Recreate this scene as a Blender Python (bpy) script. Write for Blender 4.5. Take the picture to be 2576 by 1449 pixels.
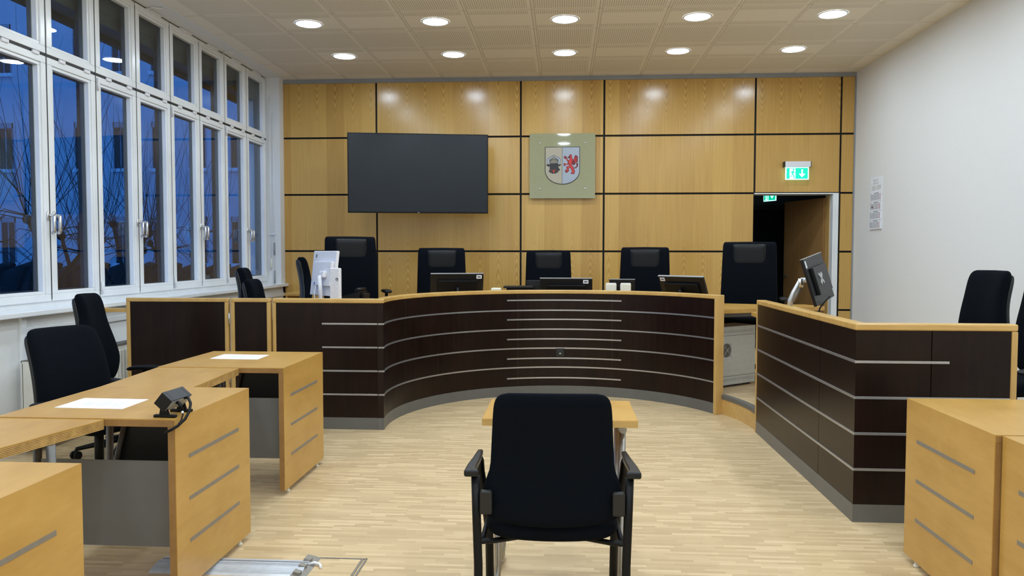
import bpy, math, random
from math import sin, cos, pi, radians as R_
from mathutils import Vector, Matrix
import numpy as np
random.seed(7)
for o in list(bpy.data.objects): bpy.data.objects.remove(o)
SC = bpy.context.scene
COL = SC.collection
# ------------------------------------------------------------------ camera
FPX, YAW, PIT, ROLL, CH = 1954.9, 0.0655, -0.0444, 0.0012, 1.3557
cam = bpy.data.cameras.new('camera'); camo = bpy.data.objects.new('camera', cam); COL.objects.link(camo)
cam.sensor_width = 36; cam.sensor_fit = 'HORIZONTAL'; cam.lens = FPX/2576*36; cam.clip_start = .05; cam.clip_end = 200
_f = Vector((-sin(YAW)*cos(PIT), cos(YAW)*cos(PIT), sin(PIT))); _r = Vector((cos(YAW), sin(YAW), 0)); _u = _r.cross(_f)
_r2 = cos(ROLL)*_r+sin(ROLL)*_u; _u2 = -sin(ROLL)*_r+cos(ROLL)*_u
camo.matrix_world = Matrix(((_r2.x,_u2.x,-_f.x,0),(_r2.y,_u2.y,-_f.y,0),(_r2.z,_u2.z,-_f.z,CH),(0,0,0,1)))
SC.camera = camo
SC.view_settings.view_transform = 'Standard'; SC.view_settings.look = 'None'; SC.view_settings.gamma = 1
SC.view_settings.use_curve_mapping = False; SC.view_settings.exposure = 1.40
LAMP = 26.0          # emission of the ceiling discs
# ------------------------------------------------------------------ dusk sky
w = bpy.data.worlds.new('dusk'); SC.world = w; w.use_nodes = True
bg = w.node_tree.nodes['Background']; bg.inputs[0].default_value = (0.040, 0.18, 0.60, 1); bg.inputs[1].default_value = 0.70
# ------------------------------------------------------------------ room numbers
H, D, XL, XR = 3.596, 9.948, -3.624, 3.604
YB = -3.2            # wall behind the camera
XW = -3.80           # inner face of the window sashes
HB = 1.008           # height of bench fronts
PL = 0.16            # platform height
CX, CY, RB = 0.02, 6.02, 1.40   # curved bench front
# ================================================================== materials
def nt(name):
    m = bpy.data.materials.new(name); m.use_nodes = True
    t = m.node_tree; b = t.nodes['Principled BSDF']; return m, t, b
def N(t, typ, **k):
    n = t.nodes.new(typ)
    for a, v in k.items():
        if a == 'ins':
            for i, x in v.items(): n.inputs[i].default_value = x
        else: setattr(n, a, v)
    return n
def L(t, a, b): t.links.new(a, b)
def M(t, op, a, b=None, c=None):
    n = t.nodes.new('ShaderNodeMath'); n.operation = op
    for i, x in enumerate((a, b, c)):
        if x is None: continue
        if isinstance(x, (int, float)): n.inputs[i].default_value = x
        else: t.links.new(x, n.inputs[i])
    return n.outputs[0]
def plain(name, c, rough=.5, metal=0, spec=.5, bump=0, bscale=300, coat=0):
    m, t, b = nt(name)
    b.inputs['Base Color'].default_value = (*c, 1); b.inputs['Roughness'].default_value = rough
    b.inputs['Metallic'].default_value = metal; b.inputs['Specular IOR Level'].default_value = spec
    if coat: b.inputs['Coat Weight'].default_value = coat; b.inputs['Coat Roughness'].default_value = .1
    tc = N(t, 'ShaderNodeTexCoord')
    n = N(t, 'ShaderNodeTexNoise', ins={'Scale': bscale, 'Detail': 3}); L(t, tc.outputs['Object'], n.inputs['Vector'])
    r = N(t, 'ShaderNodeMapRange', ins={1: .3, 2: .7, 3: .94, 4: 1.05}); L(t, n.outputs[0], r.inputs[0])
    mx = N(t, 'ShaderNodeMix', data_type='RGBA', blend_type='MULTIPLY', ins={0: 1.0, 6: (*c, 1)})
    cc = N(t, 'ShaderNodeCombineColor'); [L(t, r.outputs[0], cc.inputs[i]) for i in range(3)]
    L(t, cc.outputs[0], mx.inputs[7]); L(t, mx.outputs[2], b.inputs['Base Color'])
    if bump:
        bp = N(t, 'ShaderNodeBump', ins={'Strength': bump, 'Distance': .002}); L(t, n.outputs[0], bp.inputs['Height']); L(t, bp.outputs[0], b.inputs['Normal'])
    return m
def emit(name, c, s):
    m, t, b = nt(name)
    b.inputs['Base Color'].default_value = (*c, 1); b.inputs['Emission Color'].default_value = (*c, 1); b.inputs['Emission Strength'].default_value = s
    return m
def wood(name, c1, c2, axis='x', rough=.35, stretch=14, scale=6, coat=.0, fine=.25):
    """streaky veneer, grain along one axis"""
    m, t, b = nt(name)
    tc = N(t, 'ShaderNodeTexCoord'); mp = N(t, 'ShaderNodeMapping')
    s = [scale*stretch]*3; s['xyz'.index(axis)] = scale
    mp.inputs['Scale'].default_value = s; L(t, tc.outputs['Object'], mp.inputs['Vector'])
    n = N(t, 'ShaderNodeTexNoise', ins={'Scale': .35, 'Detail': 5, 'Roughness': .6, 'Distortion': .6}); L(t, mp.outputs[0], n.inputs['Vector'])
    n2 = N(t, 'ShaderNodeTexNoise', ins={'Scale': 2.2, 'Detail': 3}); L(t, mp.outputs[0], n2.inputs['Vector'])
    n3 = N(t, 'ShaderNodeTexNoise', ins={'Scale': 2.0, 'Detail': 3, 'Distortion': 1.5}); L(t, tc.outputs['Object'], n3.inputs['Vector'])
    v = M(t, 'ADD', M(t, 'ADD', M(t, 'MULTIPLY', n.outputs[0], .55), M(t, 'MULTIPLY', n2.outputs[0], fine)), M(t, 'MULTIPLY', n3.outputs[0], .42))
    cr = N(t, 'ShaderNodeValToRGB'); cr.color_ramp.elements[0].position = .38; cr.color_ramp.elements[1].position = .78
    cr.color_ramp.elements[0].color = (*c2, 1); cr.color_ramp.elements[1].color = (*c1, 1)
    L(t, v, cr.inputs[0]); L(t, cr.outputs[0], b.inputs['Base Color'])
    b.inputs['Roughness'].default_value = rough
    if coat: b.inputs['Coat Weight'].default_value = coat; b.inputs['Coat Roughness'].default_value = .12
    return m
M_birch = wood('birch_veneer', (.60,.352,.092), (.46,.245,.050), 'y', rough=.30, stretch=5, scale=5, fine=.18)
M_rail = wood('rail_wood', (.67,.42,.14), (.49,.285,.082), 'x', rough=.25, stretch=10, scale=4)
M_railv = wood('post_wood', (.65,.41,.14), (.49,.285,.082), 'z', rough=.3, stretch=10, scale=4)
M_dark = wood('dark_wenge', (.0185,.0080,.0052), (.0065,.0030,.0021), 'z', rough=.28, stretch=14, scale=5)
M_dark.node_tree.nodes['Principled BSDF'].inputs['Specular IOR Level'].default_value = .22
M_wall = plain('white_wallpaper', (.80,.80,.79), .85, bump=.35, bscale=420, spec=.2)
M_white = plain('white_pvc', (.82,.84,.86), .22, bscale=3, spec=.5)
M_wgrey = plain('grey_trim', (.30,.31,.32), .45, bscale=5)
M_alu = plain('aluminium_strip', (.50,.49,.50), .32, metal=.8, bscale=40)
M_slot = plain('slot_metal', (.26,.235,.20), .45, metal=.3, bscale=40)
M_steel = plain('steel_tube', (.13,.125,.115), .42, metal=.3, bscale=60)
M_steelb = plain('bright_steel_tube', (.42,.41,.39), .32, metal=.9, bscale=60)
M_chrome = plain('handle_aluminium', (.68,.68,.68), .22, metal=.9, bscale=60)
M_plinth = plain('grey_plinth', (.135,.13,.118), .38, bscale=8)
M_greypanel = plain('grey_sheet_metal', (.17,.165,.155), .5, bscale=6, metal=.2)
M_blackpanel = plain('black_panel', (.012,.012,.012), .5)
M_fabric = plain('navy_black_fabric', (.0026,.0040,.0068), .95, bump=.5, bscale=500, spec=.10)
M_leather = plain('black_leather', (.0050,.0058,.0075), .38, bump=.4, bscale=180, spec=.24)
M_shell = plain('charcoal_plastic', (.0065,.007,.007), .45, bscale=200)
M_plastic = plain('black_plastic', (.0030,.0032,.0038), .45, bscale=200, bump=.1, spec=.22)
M_plasticg = plain('dark_grey_plastic', (.006,.0065,.008), .38, bscale=200, spec=.35)
M_tv = plain('tv_screen', (.008,.012,.017), .24, bscale=5, spec=.32)
M_wplastic = plain('white_plastic', (.78,.78,.82), .35, bscale=60)
M_paper = plain('paper_white', (.86,.88,.93), .8, bscale=50)
M_cream = plain('cream_card', (.80,.77,.64), .6, bscale=50)
M_rack = plain('light_grey_cabinet', (.50,.50,.46), .4, bscale=30)
M_rad = plain('radiator_enamel', (.74,.73,.67), .3, bscale=10)
M_black = plain('black_void', (.004,.004,.005), .8)
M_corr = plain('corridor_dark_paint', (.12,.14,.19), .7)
M_bridge = plain('brushed_bridge', (.62,.65,.70), .45, metal=.35, bscale=30)
M_silver = plain('silver_arm', (.62,.63,.64), .28, metal=.6, bscale=80)
M_red = plain('griffin_red', (.62,.035,.03), .5)
M_dred = plain('griffin_dark_red', (.15,.010,.014), .5)
M_heraldblk = plain('herald_black', (.02,.022,.025), .5)
M_gold = plain('crown_gold_grey', (.22,.20,.15), .5)
M_tan = plain('shield_tan', (.42,.37,.28), .5)
M_sgrey = plain('shield_grey', (.36,.40,.47), .5)
M_ink = plain('grey_ink', (.52,.54,.58), .8)
M_inkd = plain('dark_ink', (.07,.07,.09), .8)
M_inkr = plain('red_ink', (.35,.06,.10), .8)
M_lamp = emit('lamp_diffuser', (.80,.945,1.075), LAMP)
M_exitg = emit('exit_green', (.0,.62,.37), .36)
M_exitw = emit('exit_white', (.55,1.0,.88), .46)
M_fac = plain('facade_render', (.62,.64,.68), .9, bscale=1.5)
M_facw = plain('facade_sill', (.85,.87,.9), .7)
M_facf = plain('facade_frame', (.35,.37,.40), .6)
M_bark = plain('bark', (.010,.008,.007), .9, bscale=20)
M_guide = plain('blind_guide_grey', (.06,.068,.066), .6)
M_ground = plain('courtyard_snow', (.25,.28,.34), .95, bscale=1)
M_hedge = plain('car_dark', (.03,.032,.04), .5)

def mat_fac_glass():
    m, t, b = nt('facade_window_glass')
    tc = N(t, 'ShaderNodeTexCoord'); n = N(t, 'ShaderNodeTexNoise', ins={'Scale': .8}); L(t, tc.outputs['Object'], n.inputs['Vector'])
    cr = N(t, 'ShaderNodeValToRGB'); cr.color_ramp.elements[0].color = (.012,.012,.016,1); cr.color_ramp.elements[1].color = (.035,.03,.028,1)
    L(t, n.outputs[0], cr.inputs[0]); L(t, cr.outputs[0], b.inputs['Base Color']); b.inputs['Roughness'].default_value = .12
    return m
M_fglass = mat_fac_glass()
def mat_glass():
    m, t, b = nt('window_glass'); t.nodes.remove(b)
    out = t.nodes['Material Output']
    g = N(t, 'ShaderNodeBsdfGlossy', ins={'Roughness': .0, 'Color': (.95,.97,1,1)}); tr = N(t, 'ShaderNodeBsdfTransparent', ins={'Color': (.86,.90,.90,1)})
    geo = N(t, 'ShaderNodeNewGeometry'); dt = N(t, 'ShaderNodeVectorMath', operation='DOT_PRODUCT'); L(t, geo.outputs['Incoming'], dt.inputs[0]); L(t, geo.outputs['Normal'], dt.inputs[1])
    sch = M(t, 'ADD', .045, M(t, 'MULTIPLY', .955, M(t, 'POWER', M(t, 'SUBTRACT', 1.0, M(t, 'ABSOLUTE', dt.outputs['Value'])), 5.0)))
    n = N(t, 'ShaderNodeTexNoise', ins={'Scale': 1.2}); tc = N(t, 'ShaderNodeTexCoord'); L(t, tc.outputs['Object'], n.inputs['Vector'])
    bp = N(t, 'ShaderNodeBump', ins={'Strength': .02, 'Distance': .01}); L(t, n.outputs[0], bp.inputs['Height']); L(t, bp.outputs[0], g.inputs['Normal'])
    f2 = M(t, 'MINIMUM', sch, 1.0)
    mx = N(t, 'ShaderNodeMixShader'); L(t, f2, mx.inputs[0]); L(t, tr.outputs[0], mx.inputs[1]); L(t, g.outputs[0], mx.inputs[2]); L(t, mx.outputs[0], out.inputs[0])
    return m
M_glass = mat_glass()
def mat_frost():
    m, t, b = nt('frosted_green_glass')
    b.inputs['Base Color'].default_value = (.40,.42,.29,1); b.inputs['Roughness'].default_value = .04
    tc = N(t, 'ShaderNodeTexCoord'); n = N(t, 'ShaderNodeTexNoise', ins={'Scale': 40}); L(t, tc.outputs['Object'], n.inputs['Vector'])
    cr = N(t, 'ShaderNodeValToRGB'); cr.color_ramp.elements[0].color = (.37,.37,.215,1); cr.color_ramp.elements[1].color = (.43,.42,.26,1)
    L(t, n.outputs[0], cr.inputs[0]); L(t, cr.outputs[0], b.inputs['Base Color'])
    b.inputs['Alpha'].default_value = .80
    return m
M_frost = mat_frost()
def mat_floor():
    m, t, b = nt('strip_parquet')
    tc = N(t, 'ShaderNodeTexCoord'); sp = N(t, 'ShaderNodeSeparateXYZ'); L(t, tc.outputs['Object'], sp.inputs[0])
    x, y = sp.outputs[0], sp.outputs[1]
    yr = M(t, 'DIVIDE', y, .0235); row = M(t, 'FLOOR', yr)
    wr = N(t, 'ShaderNodeTexWhiteNoise', noise_dimensions='1D'); L(t, row, wr.inputs['W'])
    xs = M(t, 'ADD', M(t, 'DIVIDE', x, .185), M(t, 'MULTIPLY', wr.outputs[0], 7.0)); colm = M(t, 'FLOOR', xs)
    cv = N(t, 'ShaderNodeCombineXYZ'); L(t, colm, cv.inputs[0]); L(t, row, cv.inputs[1])
    wn = N(t, 'ShaderNodeTexWhiteNoise', noise_dimensions='2D'); L(t, cv.outputs[0], wn.inputs['Vector'])
    mp = N(t, 'ShaderNodeMapping', ins={'Scale': (6, 160, 1)}); L(t, tc.outputs['Object'], mp.inputs[0])
    n = N(t, 'ShaderNodeTexNoise', ins={'Scale': 1.0, 'Detail': 3}); L(t, mp.outputs[0], n.inputs['Vector'])
    v = M(t, 'ADD', M(t, 'MULTIPLY', wn.outputs[0], .78), M(t, 'MULTIPLY', n.outputs[0], .25))
    cr = N(t, 'ShaderNodeValToRGB'); e = cr.color_ramp.elements
    e[0].position = 0; e[0].color = (.48,.34,.18,1); e[1].position = 1; e[1].color = (.72,.54,.315,1)
    k = e.new(.28); k.color = (.545,.395,.215,1); k = e.new(.6); k.color = (.60,.44,.245,1)
    L(t, v, cr.inputs[0])
    # thin seams
    fy = M(t, 'FRACT', yr); fx = M(t, 'FRACT', xs)
    s1 = M(t, 'LESS_THAN', fy, .05); s2 = M(t, 'LESS_THAN', fx, .006); s = M(t, 'MAXIMUM', s1, s2)
    mx = N(t, 'ShaderNodeMix', data_type='RGBA', blend_type='MULTIPLY', ins={7: (.80,.75,.68,1)})
    L(t, s, mx.inputs[0]); L(t, cr.outputs[0], mx.inputs[6]); L(t, mx.outputs[2], b.inputs['Base Color'])
    b.inputs['Roughness'].default_value = .42; b.inputs['Specular IOR Level'].default_value = .4
    return m
M_floor = mat_floor()
def mat_ceiling():
    m, t, b = nt('slotted_ceiling_tiles')
    tc = N(t, 'ShaderNodeTexCoord'); sp = N(t, 'ShaderNodeSeparateXYZ'); L(t, tc.outputs['Object'], sp.inputs[0])
    x, y = sp.outputs[0], sp.outputs[1]
    tx = M(t, 'DIVIDE', M(t, 'SUBTRACT', x, -3.4285), .625); ty = M(t, 'DIVIDE', M(t, 'SUBTRACT', y, 9.1175), .625)
    cx = M(t, 'FLOOR', tx); fx = M(t, 'FRACT', tx); fy = M(t, 'FRACT', ty); ry = M(t, 'FLOOR', ty)
    lightrow = M(t, 'SUBTRACT', 1.0, M(t, 'ABSOLUTE', M(t, 'MODULO', M(t, 'ADD', ry, 40), 2.0)))   # even rows full
    lr = M(t, 'GREATER_THAN', M(t, 'MODULO', M(t, 'ADD', ry, 41.5), 2.0), 1.0)   # placeholder parity
    outer = M(t, 'MAXIMUM', M(t, 'LESS_THAN', cx, .5), M(t, 'GREATER_THAN', cx, 9.5))
    lr2 = M(t, 'MULTIPLY', M(t, 'SUBTRACT', 1.0, M(t, 'MODULO', M(t, 'ADD', ry, 101.0), 2.0)), M(t, 'SUBTRACT', 1.0, outer))
    # slots
    sl = M(t, 'LESS_THAN', M(t, 'FRACT', M(t, 'MULTIPLY', fx, 31.0)), .46)
    inx = M(t, 'MULTIPLY', M(t, 'GREATER_THAN', fx, .065), M(t, 'LESS_THAN', fx, .945))
    iny = M(t, 'MULTIPLY', M(t, 'GREATER_THAN', fy, .055), M(t, 'LESS_THAN', fy, .945))
    mid = M(t, 'MULTIPLY', M(t, 'GREATER_THAN', fy, .215), M(t, 'LESS_THAN', fy, .785))
    keep = M(t, 'SUBTRACT', 1.0, M(t, 'MULTIPLY', mid, lr2))
    rng = M(t, 'MULTIPLY', M(t, 'GREATER_THAN', tx, 0), M(t, 'LESS_THAN', tx, 11.0))
    ysl = M(t, 'LESS_THAN', y, 9.7425)
    slot = M(t, 'MULTIPLY', M(t, 'MULTIPLY', M(t, 'MULTIPLY', sl, inx), M(t, 'MULTIPLY', iny, keep)), M(t, 'MULTIPLY', rng, ysl))
    # seams
    seamy = M(t, 'LESS_THAN', fy, .010); seamx = M(t, 'MAXIMUM', M(t, 'LESS_THAN', fx, .008), M(t, 'MULTIPLY', M(t, 'GREATER_THAN', fx, .045), M(t, 'LESS_THAN', fx, .052)))
    band = M(t, 'LESS_THAN', fx, .05)
    base = (.83,.77,.66,1)
    a = N(t, 'ShaderNodeMix', data_type='RGBA', ins={6: base, 7: (.58,.53,.435,1)}); L(t, slot, a.inputs[0])
    bnd = N(t, 'ShaderNodeMix', data_type='RGBA', ins={7: (.78,.72,.61,1)}); L(t, M(t, 'MULTIPLY', band, rng), bnd.inputs[0]); L(t, a.outputs[2], bnd.inputs[6])
    c = N(t, 'ShaderNodeMix', data_type='RGBA', ins={7: (.38,.33,.26,1)}); L(t, M(t, 'MAXIMUM', seamy, M(t, 'MULTIPLY', seamx, rng)), c.inputs[0]); L(t, bnd.outputs[2], c.inputs[6])
    L(t, c.outputs[2], b.inputs['Base Color']); b.inputs['Roughness'].default_value = .85; b.inputs['Specular IOR Level'].default_value = .2
    return m
M_ceil = mat_ceiling()
def mat_veneer():
    """oak veneer wall panels: bookmatched sheets .235 m wide, cathedral figures hanging at the top and standing at the foot"""
    m, t, b = nt('oak_veneer_panels')
    tc = N(t, 'ShaderNodeTexCoord'); sp = N(t, 'ShaderNodeSeparateXYZ'); L(t, tc.outputs['Object'], sp.inputs[0])
    x, z = sp.outputs[0], sp.outputs[2]
    nz = N(t, 'ShaderNodeTexNoise', ins={'Scale': 1.6, 'Detail': 2}); L(t, tc.outputs['Object'], nz.inputs['Vector'])
    xs = M(t, 'DIVIDE', M(t, 'ADD', x, 4.0), .235); ci = M(t, 'FLOOR', xs); u = M(t, 'SUBTRACT', M(t, 'FRACT', xs), .5)
    wn = N(t, 'ShaderNodeTexWhiteNoise', noise_dimensions='1D'); L(t, ci, wn.inputs['W'])
    u2 = M(t, 'MULTIPLY', u, u)
    mp = N(t, 'ShaderNodeMapping', ins={'Scale': (70, 1, 1.6)}); L(t, tc.outputs['Object'], mp.inputs[0])
    ns = N(t, 'ShaderNodeTexNoise', ins={'Scale': 1.0, 'Detail': 4}); L(t, mp.outputs[0], ns.inputs['Vector'])
    jit = M(t, 'ADD', M(t, 'MULTIPLY', nz.outputs[0], .35), M(t, 'MULTIPLY', ns.outputs[0], .010))
    def cath(sign, off, k):
        s = M(t, 'ADD', M(t, 'MULTIPLY', z, sign), M(t, 'MULTIPLY', u2, k)); s = M(t, 'ADD', s, M(t, 'MULTIPLY', jit, 1.0)); s = M(t, 'ADD', s, M(t, 'MULTIPLY', wn.outputs[0], .12))
        return M(t, 'SINE', M(t, 'MULTIPLY', s, off))
    up = cath(-1.0, 62., 4.6); dn = cath(1.0, 62., 4.0)
    w1 = N(t, 'ShaderNodeMapRange', interpolation_type='SMOOTHSTEP', ins={1: 2.85, 2: 3.5, 3: 0, 4: 1}); L(t, z, w1.inputs[0])
    w2 = N(t, 'ShaderNodeMapRange', interpolation_type='SMOOTHSTEP', ins={1: 1.75, 2: 1.0, 3: 0, 4: .75}); L(t, z, w2.inputs[0])
    core = N(t, 'ShaderNodeMapRange', interpolation_type='SMOOTHSTEP', ins={1: .20, 2: .05, 3: 0, 4: 1}); L(t, u2, core.inputs[0])
    fig = M(t, 'MULTIPLY', M(t, 'ADD', M(t, 'MULTIPLY', up, w1.outputs[0]), M(t, 'MULTIPLY', dn, w2.outputs[0])), core.outputs[0])
    v = M(t, 'ADD', M(t, 'ADD', .5, M(t, 'MULTIPLY', fig, -.28)), M(t, 'MULTIPLY', M(t, 'SUBTRACT', ns.outputs[0], .5), .55))
    v = M(t, 'ADD', v, M(t, 'MULTIPLY', M(t, 'SUBTRACT', wn.outputs[0], .5), .30))
    cr = N(t, 'ShaderNodeValToRGB'); e = cr.color_ramp.elements
    e[0].position = .1; e[0].color = (.40,.215,.055,1); e[1].position = .9; e[1].color = (.68,.43,.128,1)
    k = e.new(.5); k.color = (.56,.332,.09,1)
    L(t, v, cr.inputs[0]); L(t, cr.outputs[0], b.inputs['Base Color'])
    b.inputs['Roughness'].default_value = .20; b.inputs['Specular IOR Level'].default_value = .5
    return m
M_ven = mat_veneer()
def mat_ply():
    m, t, b = nt('plywood_edge')
    tc = N(t, 'ShaderNodeTexCoord'); sp = N(t, 'ShaderNodeSeparateXYZ'); L(t, tc.outputs['Object'], sp.inputs[0])
    s = M(t, 'SINE', M(t, 'MULTIPLY', M(t, 'ADD', sp.outputs[2], 0.0), 1100.0))
    n = N(t, 'ShaderNodeTexNoise', ins={'Scale': 30}); L(t, tc.outputs['Object'], n.inputs['Vector'])
    cr = N(t, 'ShaderNodeValToRGB'); cr.color_ramp.elements[0].position = .25; cr.color_ramp.elements[1].position = .75
    cr.color_ramp.elements[0].color = (.24,.13,.04,1); cr.color_ramp.elements[1].color = (.62,.38,.12,1)
    L(t, M(t, 'ADD', M(t, 'MULTIPLY', s, .35), n.outputs[0]), cr.inputs[0]); L(t, cr.outputs[0], b.inputs['Base Color']); b.inputs['Roughness'].default_value = .5
    return m
M_ply = mat_ply()
M_edge = wood('desk_edge_wood', (.36,.19,.062), (.24,.12,.035), 'y', rough=.4, stretch=3, scale=12)
# ================================================================== geometry helpers
class G:
    def __init__(s): s.v = []; s.f = []; s.mi = []; s.sm = []; s.cur = 0
    def add(s, vs, fs, smooth=False):
        k = len(s.v); s.v += [tuple(p) for p in vs]
        for f in fs: s.f.append([i+k for i in f]); s.mi.append(s.cur); s.sm.append(smooth)
        return s
    def box(s, x0, x1, y0, y1, z0, z1, T=None):
        if x0 > x1: x0, x1 = x1, x0
        if y0 > y1: y0, y1 = y1, y0
        if z0 > z1: z0, z1 = z1, z0
        vs = [Vector(p) for p in ((x0,y0,z0),(x1,y0,z0),(x1,y1,z0),(x0,y1,z0),(x0,y0,z1),(x1,y0,z1),(x1,y1,z1),(x0,y1,z1))]
        if T is not None: vs = [T @ v for v in vs]
        return s.add(vs, [(0,3,2,1),(4,5,6,7),(0,1,5,4),(1,2,6,5),(2,3,7,6),(3,0,4,7)])
    def prism(s, poly, z0, z1, T=None):
        a = sum(poly[i][0]*poly[(i+1)%len(poly)][1]-poly[(i+1)%len(poly)][0]*poly[i][1] for i in range(len(poly)))
        if a < 0: poly = poly[::-1]
        n = len(poly); vs = [Vector((p[0],p[1],z0)) for p in poly]+[Vector((p[0],p[1],z1)) for p in poly]
        if T is not None: vs = [T @ v for v in vs]
        return s.add(vs, [tuple(range(n-1,-1,-1)), tuple(range(n,2*n))]+[(i,(i+1)%n,n+(i+1)%n,n+i) for i in range(n)])
    def tube(s, pts, r, seg=12, cap=True, r2=None):
        pts = [Vector(p) for p in pts]; n = len(pts); rings = []
        up = Vector((0,0,1)); t0 = (pts[1]-pts[0]).normalized()
        if abs(t0.dot(up)) > .95: up = Vector((1,0,0))
        a = t0.cross(up).normalized()
        vs = []
        for i, p in enumerate(pts):
            t = ((pts[min(i+1,n-1)]-p).normalized()+(p-pts[max(i-1,0)]).normalized())
            t = t.normalized() if t.length > 1e-6 else t0
            a = (a-t*a.dot(t)).normalized(); b = t.cross(a)
            rr = r if r2 is None else r+(r2-r)*i/(n-1)
            if isinstance(rr, (tuple, list)): ra, rb = rr
            else: ra = rb = rr
            vs += [p+a*(ra*cos(2*pi*k/seg))+b*(rb*sin(2*pi*k/seg)) for k in range(seg)]
        fs = [(i*seg+k, i*seg+(k+1)%seg, (i+1)*seg+(k+1)%seg, (i+1)*seg+k) for i in range(n-1) for k in range(seg)]
        s.add(vs, fs, True)
        if cap:
            k0 = len(s.v)-len(vs)
            s.f.append([k0+k for k in range(seg-1,-1,-1)]); s.mi.append(s.cur); s.sm.append(False)
            s.f.append([k0+(n-1)*seg+k for k in range(seg)]); s.mi.append(s.cur); s.sm.append(False)
        return s
    def cyl(s, c, r, z0, z1, seg=24, T=None):
        poly = [(c[0]+r*cos(2*pi*k/seg), c[1]+r*sin(2*pi*k/seg)) for k in range(seg)]
        return s.prism(poly, z0, z1, T)
    def lathe(s, prof, c=(0,0,0), seg=28, T=None):
        vs = []
        for (r, z) in prof: vs += [Vector((c[0]+r*cos(2*pi*k/seg), c[1]+r*sin(2*pi*k/seg), c[2]+z)) for k in range(seg)]
        if T is not None: vs = [T @ v for v in vs]
        n = len(prof)
        fs = [(i*seg+k, i*seg+(k+1)%seg, (i+1)*seg+(k+1)%seg, (i+1)*seg+k) for i in range(n-1) for k in range(seg)]
        return s.add(vs, fs, True)
    def pillow(s, fn, nu=22, nv=26, T=None):
        """fn(u,v,side) -> point, u,v in [-1,1], side +-1; closed cushion with welded rim"""
        U = [sin(pi/2*(-1+2*i/nu)) for i in range(nu+1)]; V = [sin(pi/2*(-1+2*j/nv)) for j in range(nv+1)]
        idx = {}; vs = []; fs = []
        for side in (1, -1):
            for i, u in enumerate(U):
                for j, v in enumerate(V):
                    rim = i in (0, nu) or j in (0, nv)
                    if rim and side == -1: idx[(side,i,j)] = idx[(1,i,j)]; continue
                    p = Vector(fn(u, v, side)); idx[(side,i,j)] = len(vs); vs.append(T @ p if T is not None else p)
            for i in range(nu):
                for j in range(nv):
                    q = (idx[(side,i,j)], idx[(side,i+1,j)], idx[(side,i+1,j+1)], idx[(side,i,j+1)])
                    fs.append(q if side == 1 else q[::-1])
        return s.add(vs, fs, True)
    def mk(s, name, mat, parent=None, bevel=0, loc=None, rot=None, seg=2):
        me = bpy.data.meshes.new(name); me.from_pydata(s.v, [], s.f)
        for m in (mat if isinstance(mat, (list, tuple)) else [mat]): me.materials.append(m)
        me.polygons.foreach_set('material_index', s.mi); me.polygons.foreach_set('use_smooth', s.sm); me.update()
        o = bpy.data.objects.new(name, me); COL.objects.link(o)
        if parent: o.parent = parent
        if loc: o.location = loc
        if rot: o.rotation_euler = rot
        if bevel:
            b = o.modifiers.new('bevel', 'BEVEL'); b.width = bevel; b.segments = seg; b.limit_method = 'ANGLE'; b.angle_limit = R_(40); b.harden_normals = False
        return o
def rr(u, v, p=9):
    """squash square (u,v) into a rounded one"""
    return u*(1-abs(v)**p*.9999)**(1/p) if abs(v) < 1 else 0, v
def thing(name, label, cat, loc=(0,0,0), rz=0, group=None):
    o = bpy.data.objects.new(name, None); COL.objects.link(o); o.empty_display_size = .1
    o.location = loc; o.rotation_euler = (0,0,rz); o['label'] = label; o['category'] = cat
    if group: o['group'] = group
    return o
def tag(o, label, cat, group=None, kind=None):
    o['label'] = label; o['category'] = cat
    if group: o['group'] = group
    if kind: o['kind'] = kind
    return o
def struct(o, label=None):
    o['kind'] = 'structure'
    if label: o['label'] = label
    return o
def sempty(name, label=None, loc=(0,0,0)):
    o = bpy.data.objects.new(name, None); COL.objects.link(o); o.location = loc; return struct(o, label)
def dup(root, loc, rz, label, group=None, lift=0, keep=('star_base','castor')):
    r = root.copy(); COL.objects.link(r); r.location = loc; r.rotation_euler = (0,0,rz); r['label'] = label
    if group: r['group'] = group
    for ch in list(root.children):
        c = ch.copy(); COL.objects.link(c); c.parent = r
        if lift and not ch.name.startswith(keep): c.location = c.location+Vector((0,0,lift))
        for g in ch.children:
            d = g.copy(); COL.objects.link(d); d.parent = c
    return r
def text(s, size, mat, parent, loc, rot, name='lettering', ext=.0005, align='CENTER'):
    c = bpy.data.curves.new(name, 'FONT'); c.body = s; c.size = size; c.extrude = ext; c.align_x = align; c.align_y = 'CENTER'
    o = bpy.data.objects.new(name, c); COL.objects.link(o); c.materials.append(mat); bpy.context.view_layer.update()
    me = bpy.data.meshes.new_from_object(o.evaluated_get(bpy.context.evaluated_depsgraph_get())); bpy.data.objects.remove(o)
    o = bpy.data.objects.new(name, me); COL.objects.link(o); o.parent = parent; o.location = loc; o.rotation_euler = rot
    return o
def arcpts(a0, a1, r, n, c=(CX, CY)):
    return [(c[0]+r*cos(a0+(a1-a0)*i/n), c[1]+r*sin(a0+(a1-a0)*i/n)) for i in range(n+1)]
def band(g, inner, outer, z0, z1):
    """vertical-walled strip between two polylines of equal length"""
    n = len(inner); vs = []
    for (p, q) in zip(inner, outer): vs += [(p[0],p[1],z0),(p[0],p[1],z1),(q[0],q[1],z1),(q[0],q[1],z0)]
    fs = []
    for i in range(n-1):
        for k in range(4): fs.append((4*i+k, 4*i+(k+1)%4, 4*i+4+(k+1)%4, 4*i+4+k))
    fs += [(0,3,2,1), (4*n-4,4*n-3,4*n-2,4*n-1)]
    return g.add(vs, [tuple(reversed(f)) for f in fs])
def fix(o):
    import bmesh
    bm = bmesh.new(); bm.from_mesh(o.data); bmesh.ops.recalc_face_normals(bm, faces=bm.faces); bm.to_mesh(o.data); bm.free(); return o

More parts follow.
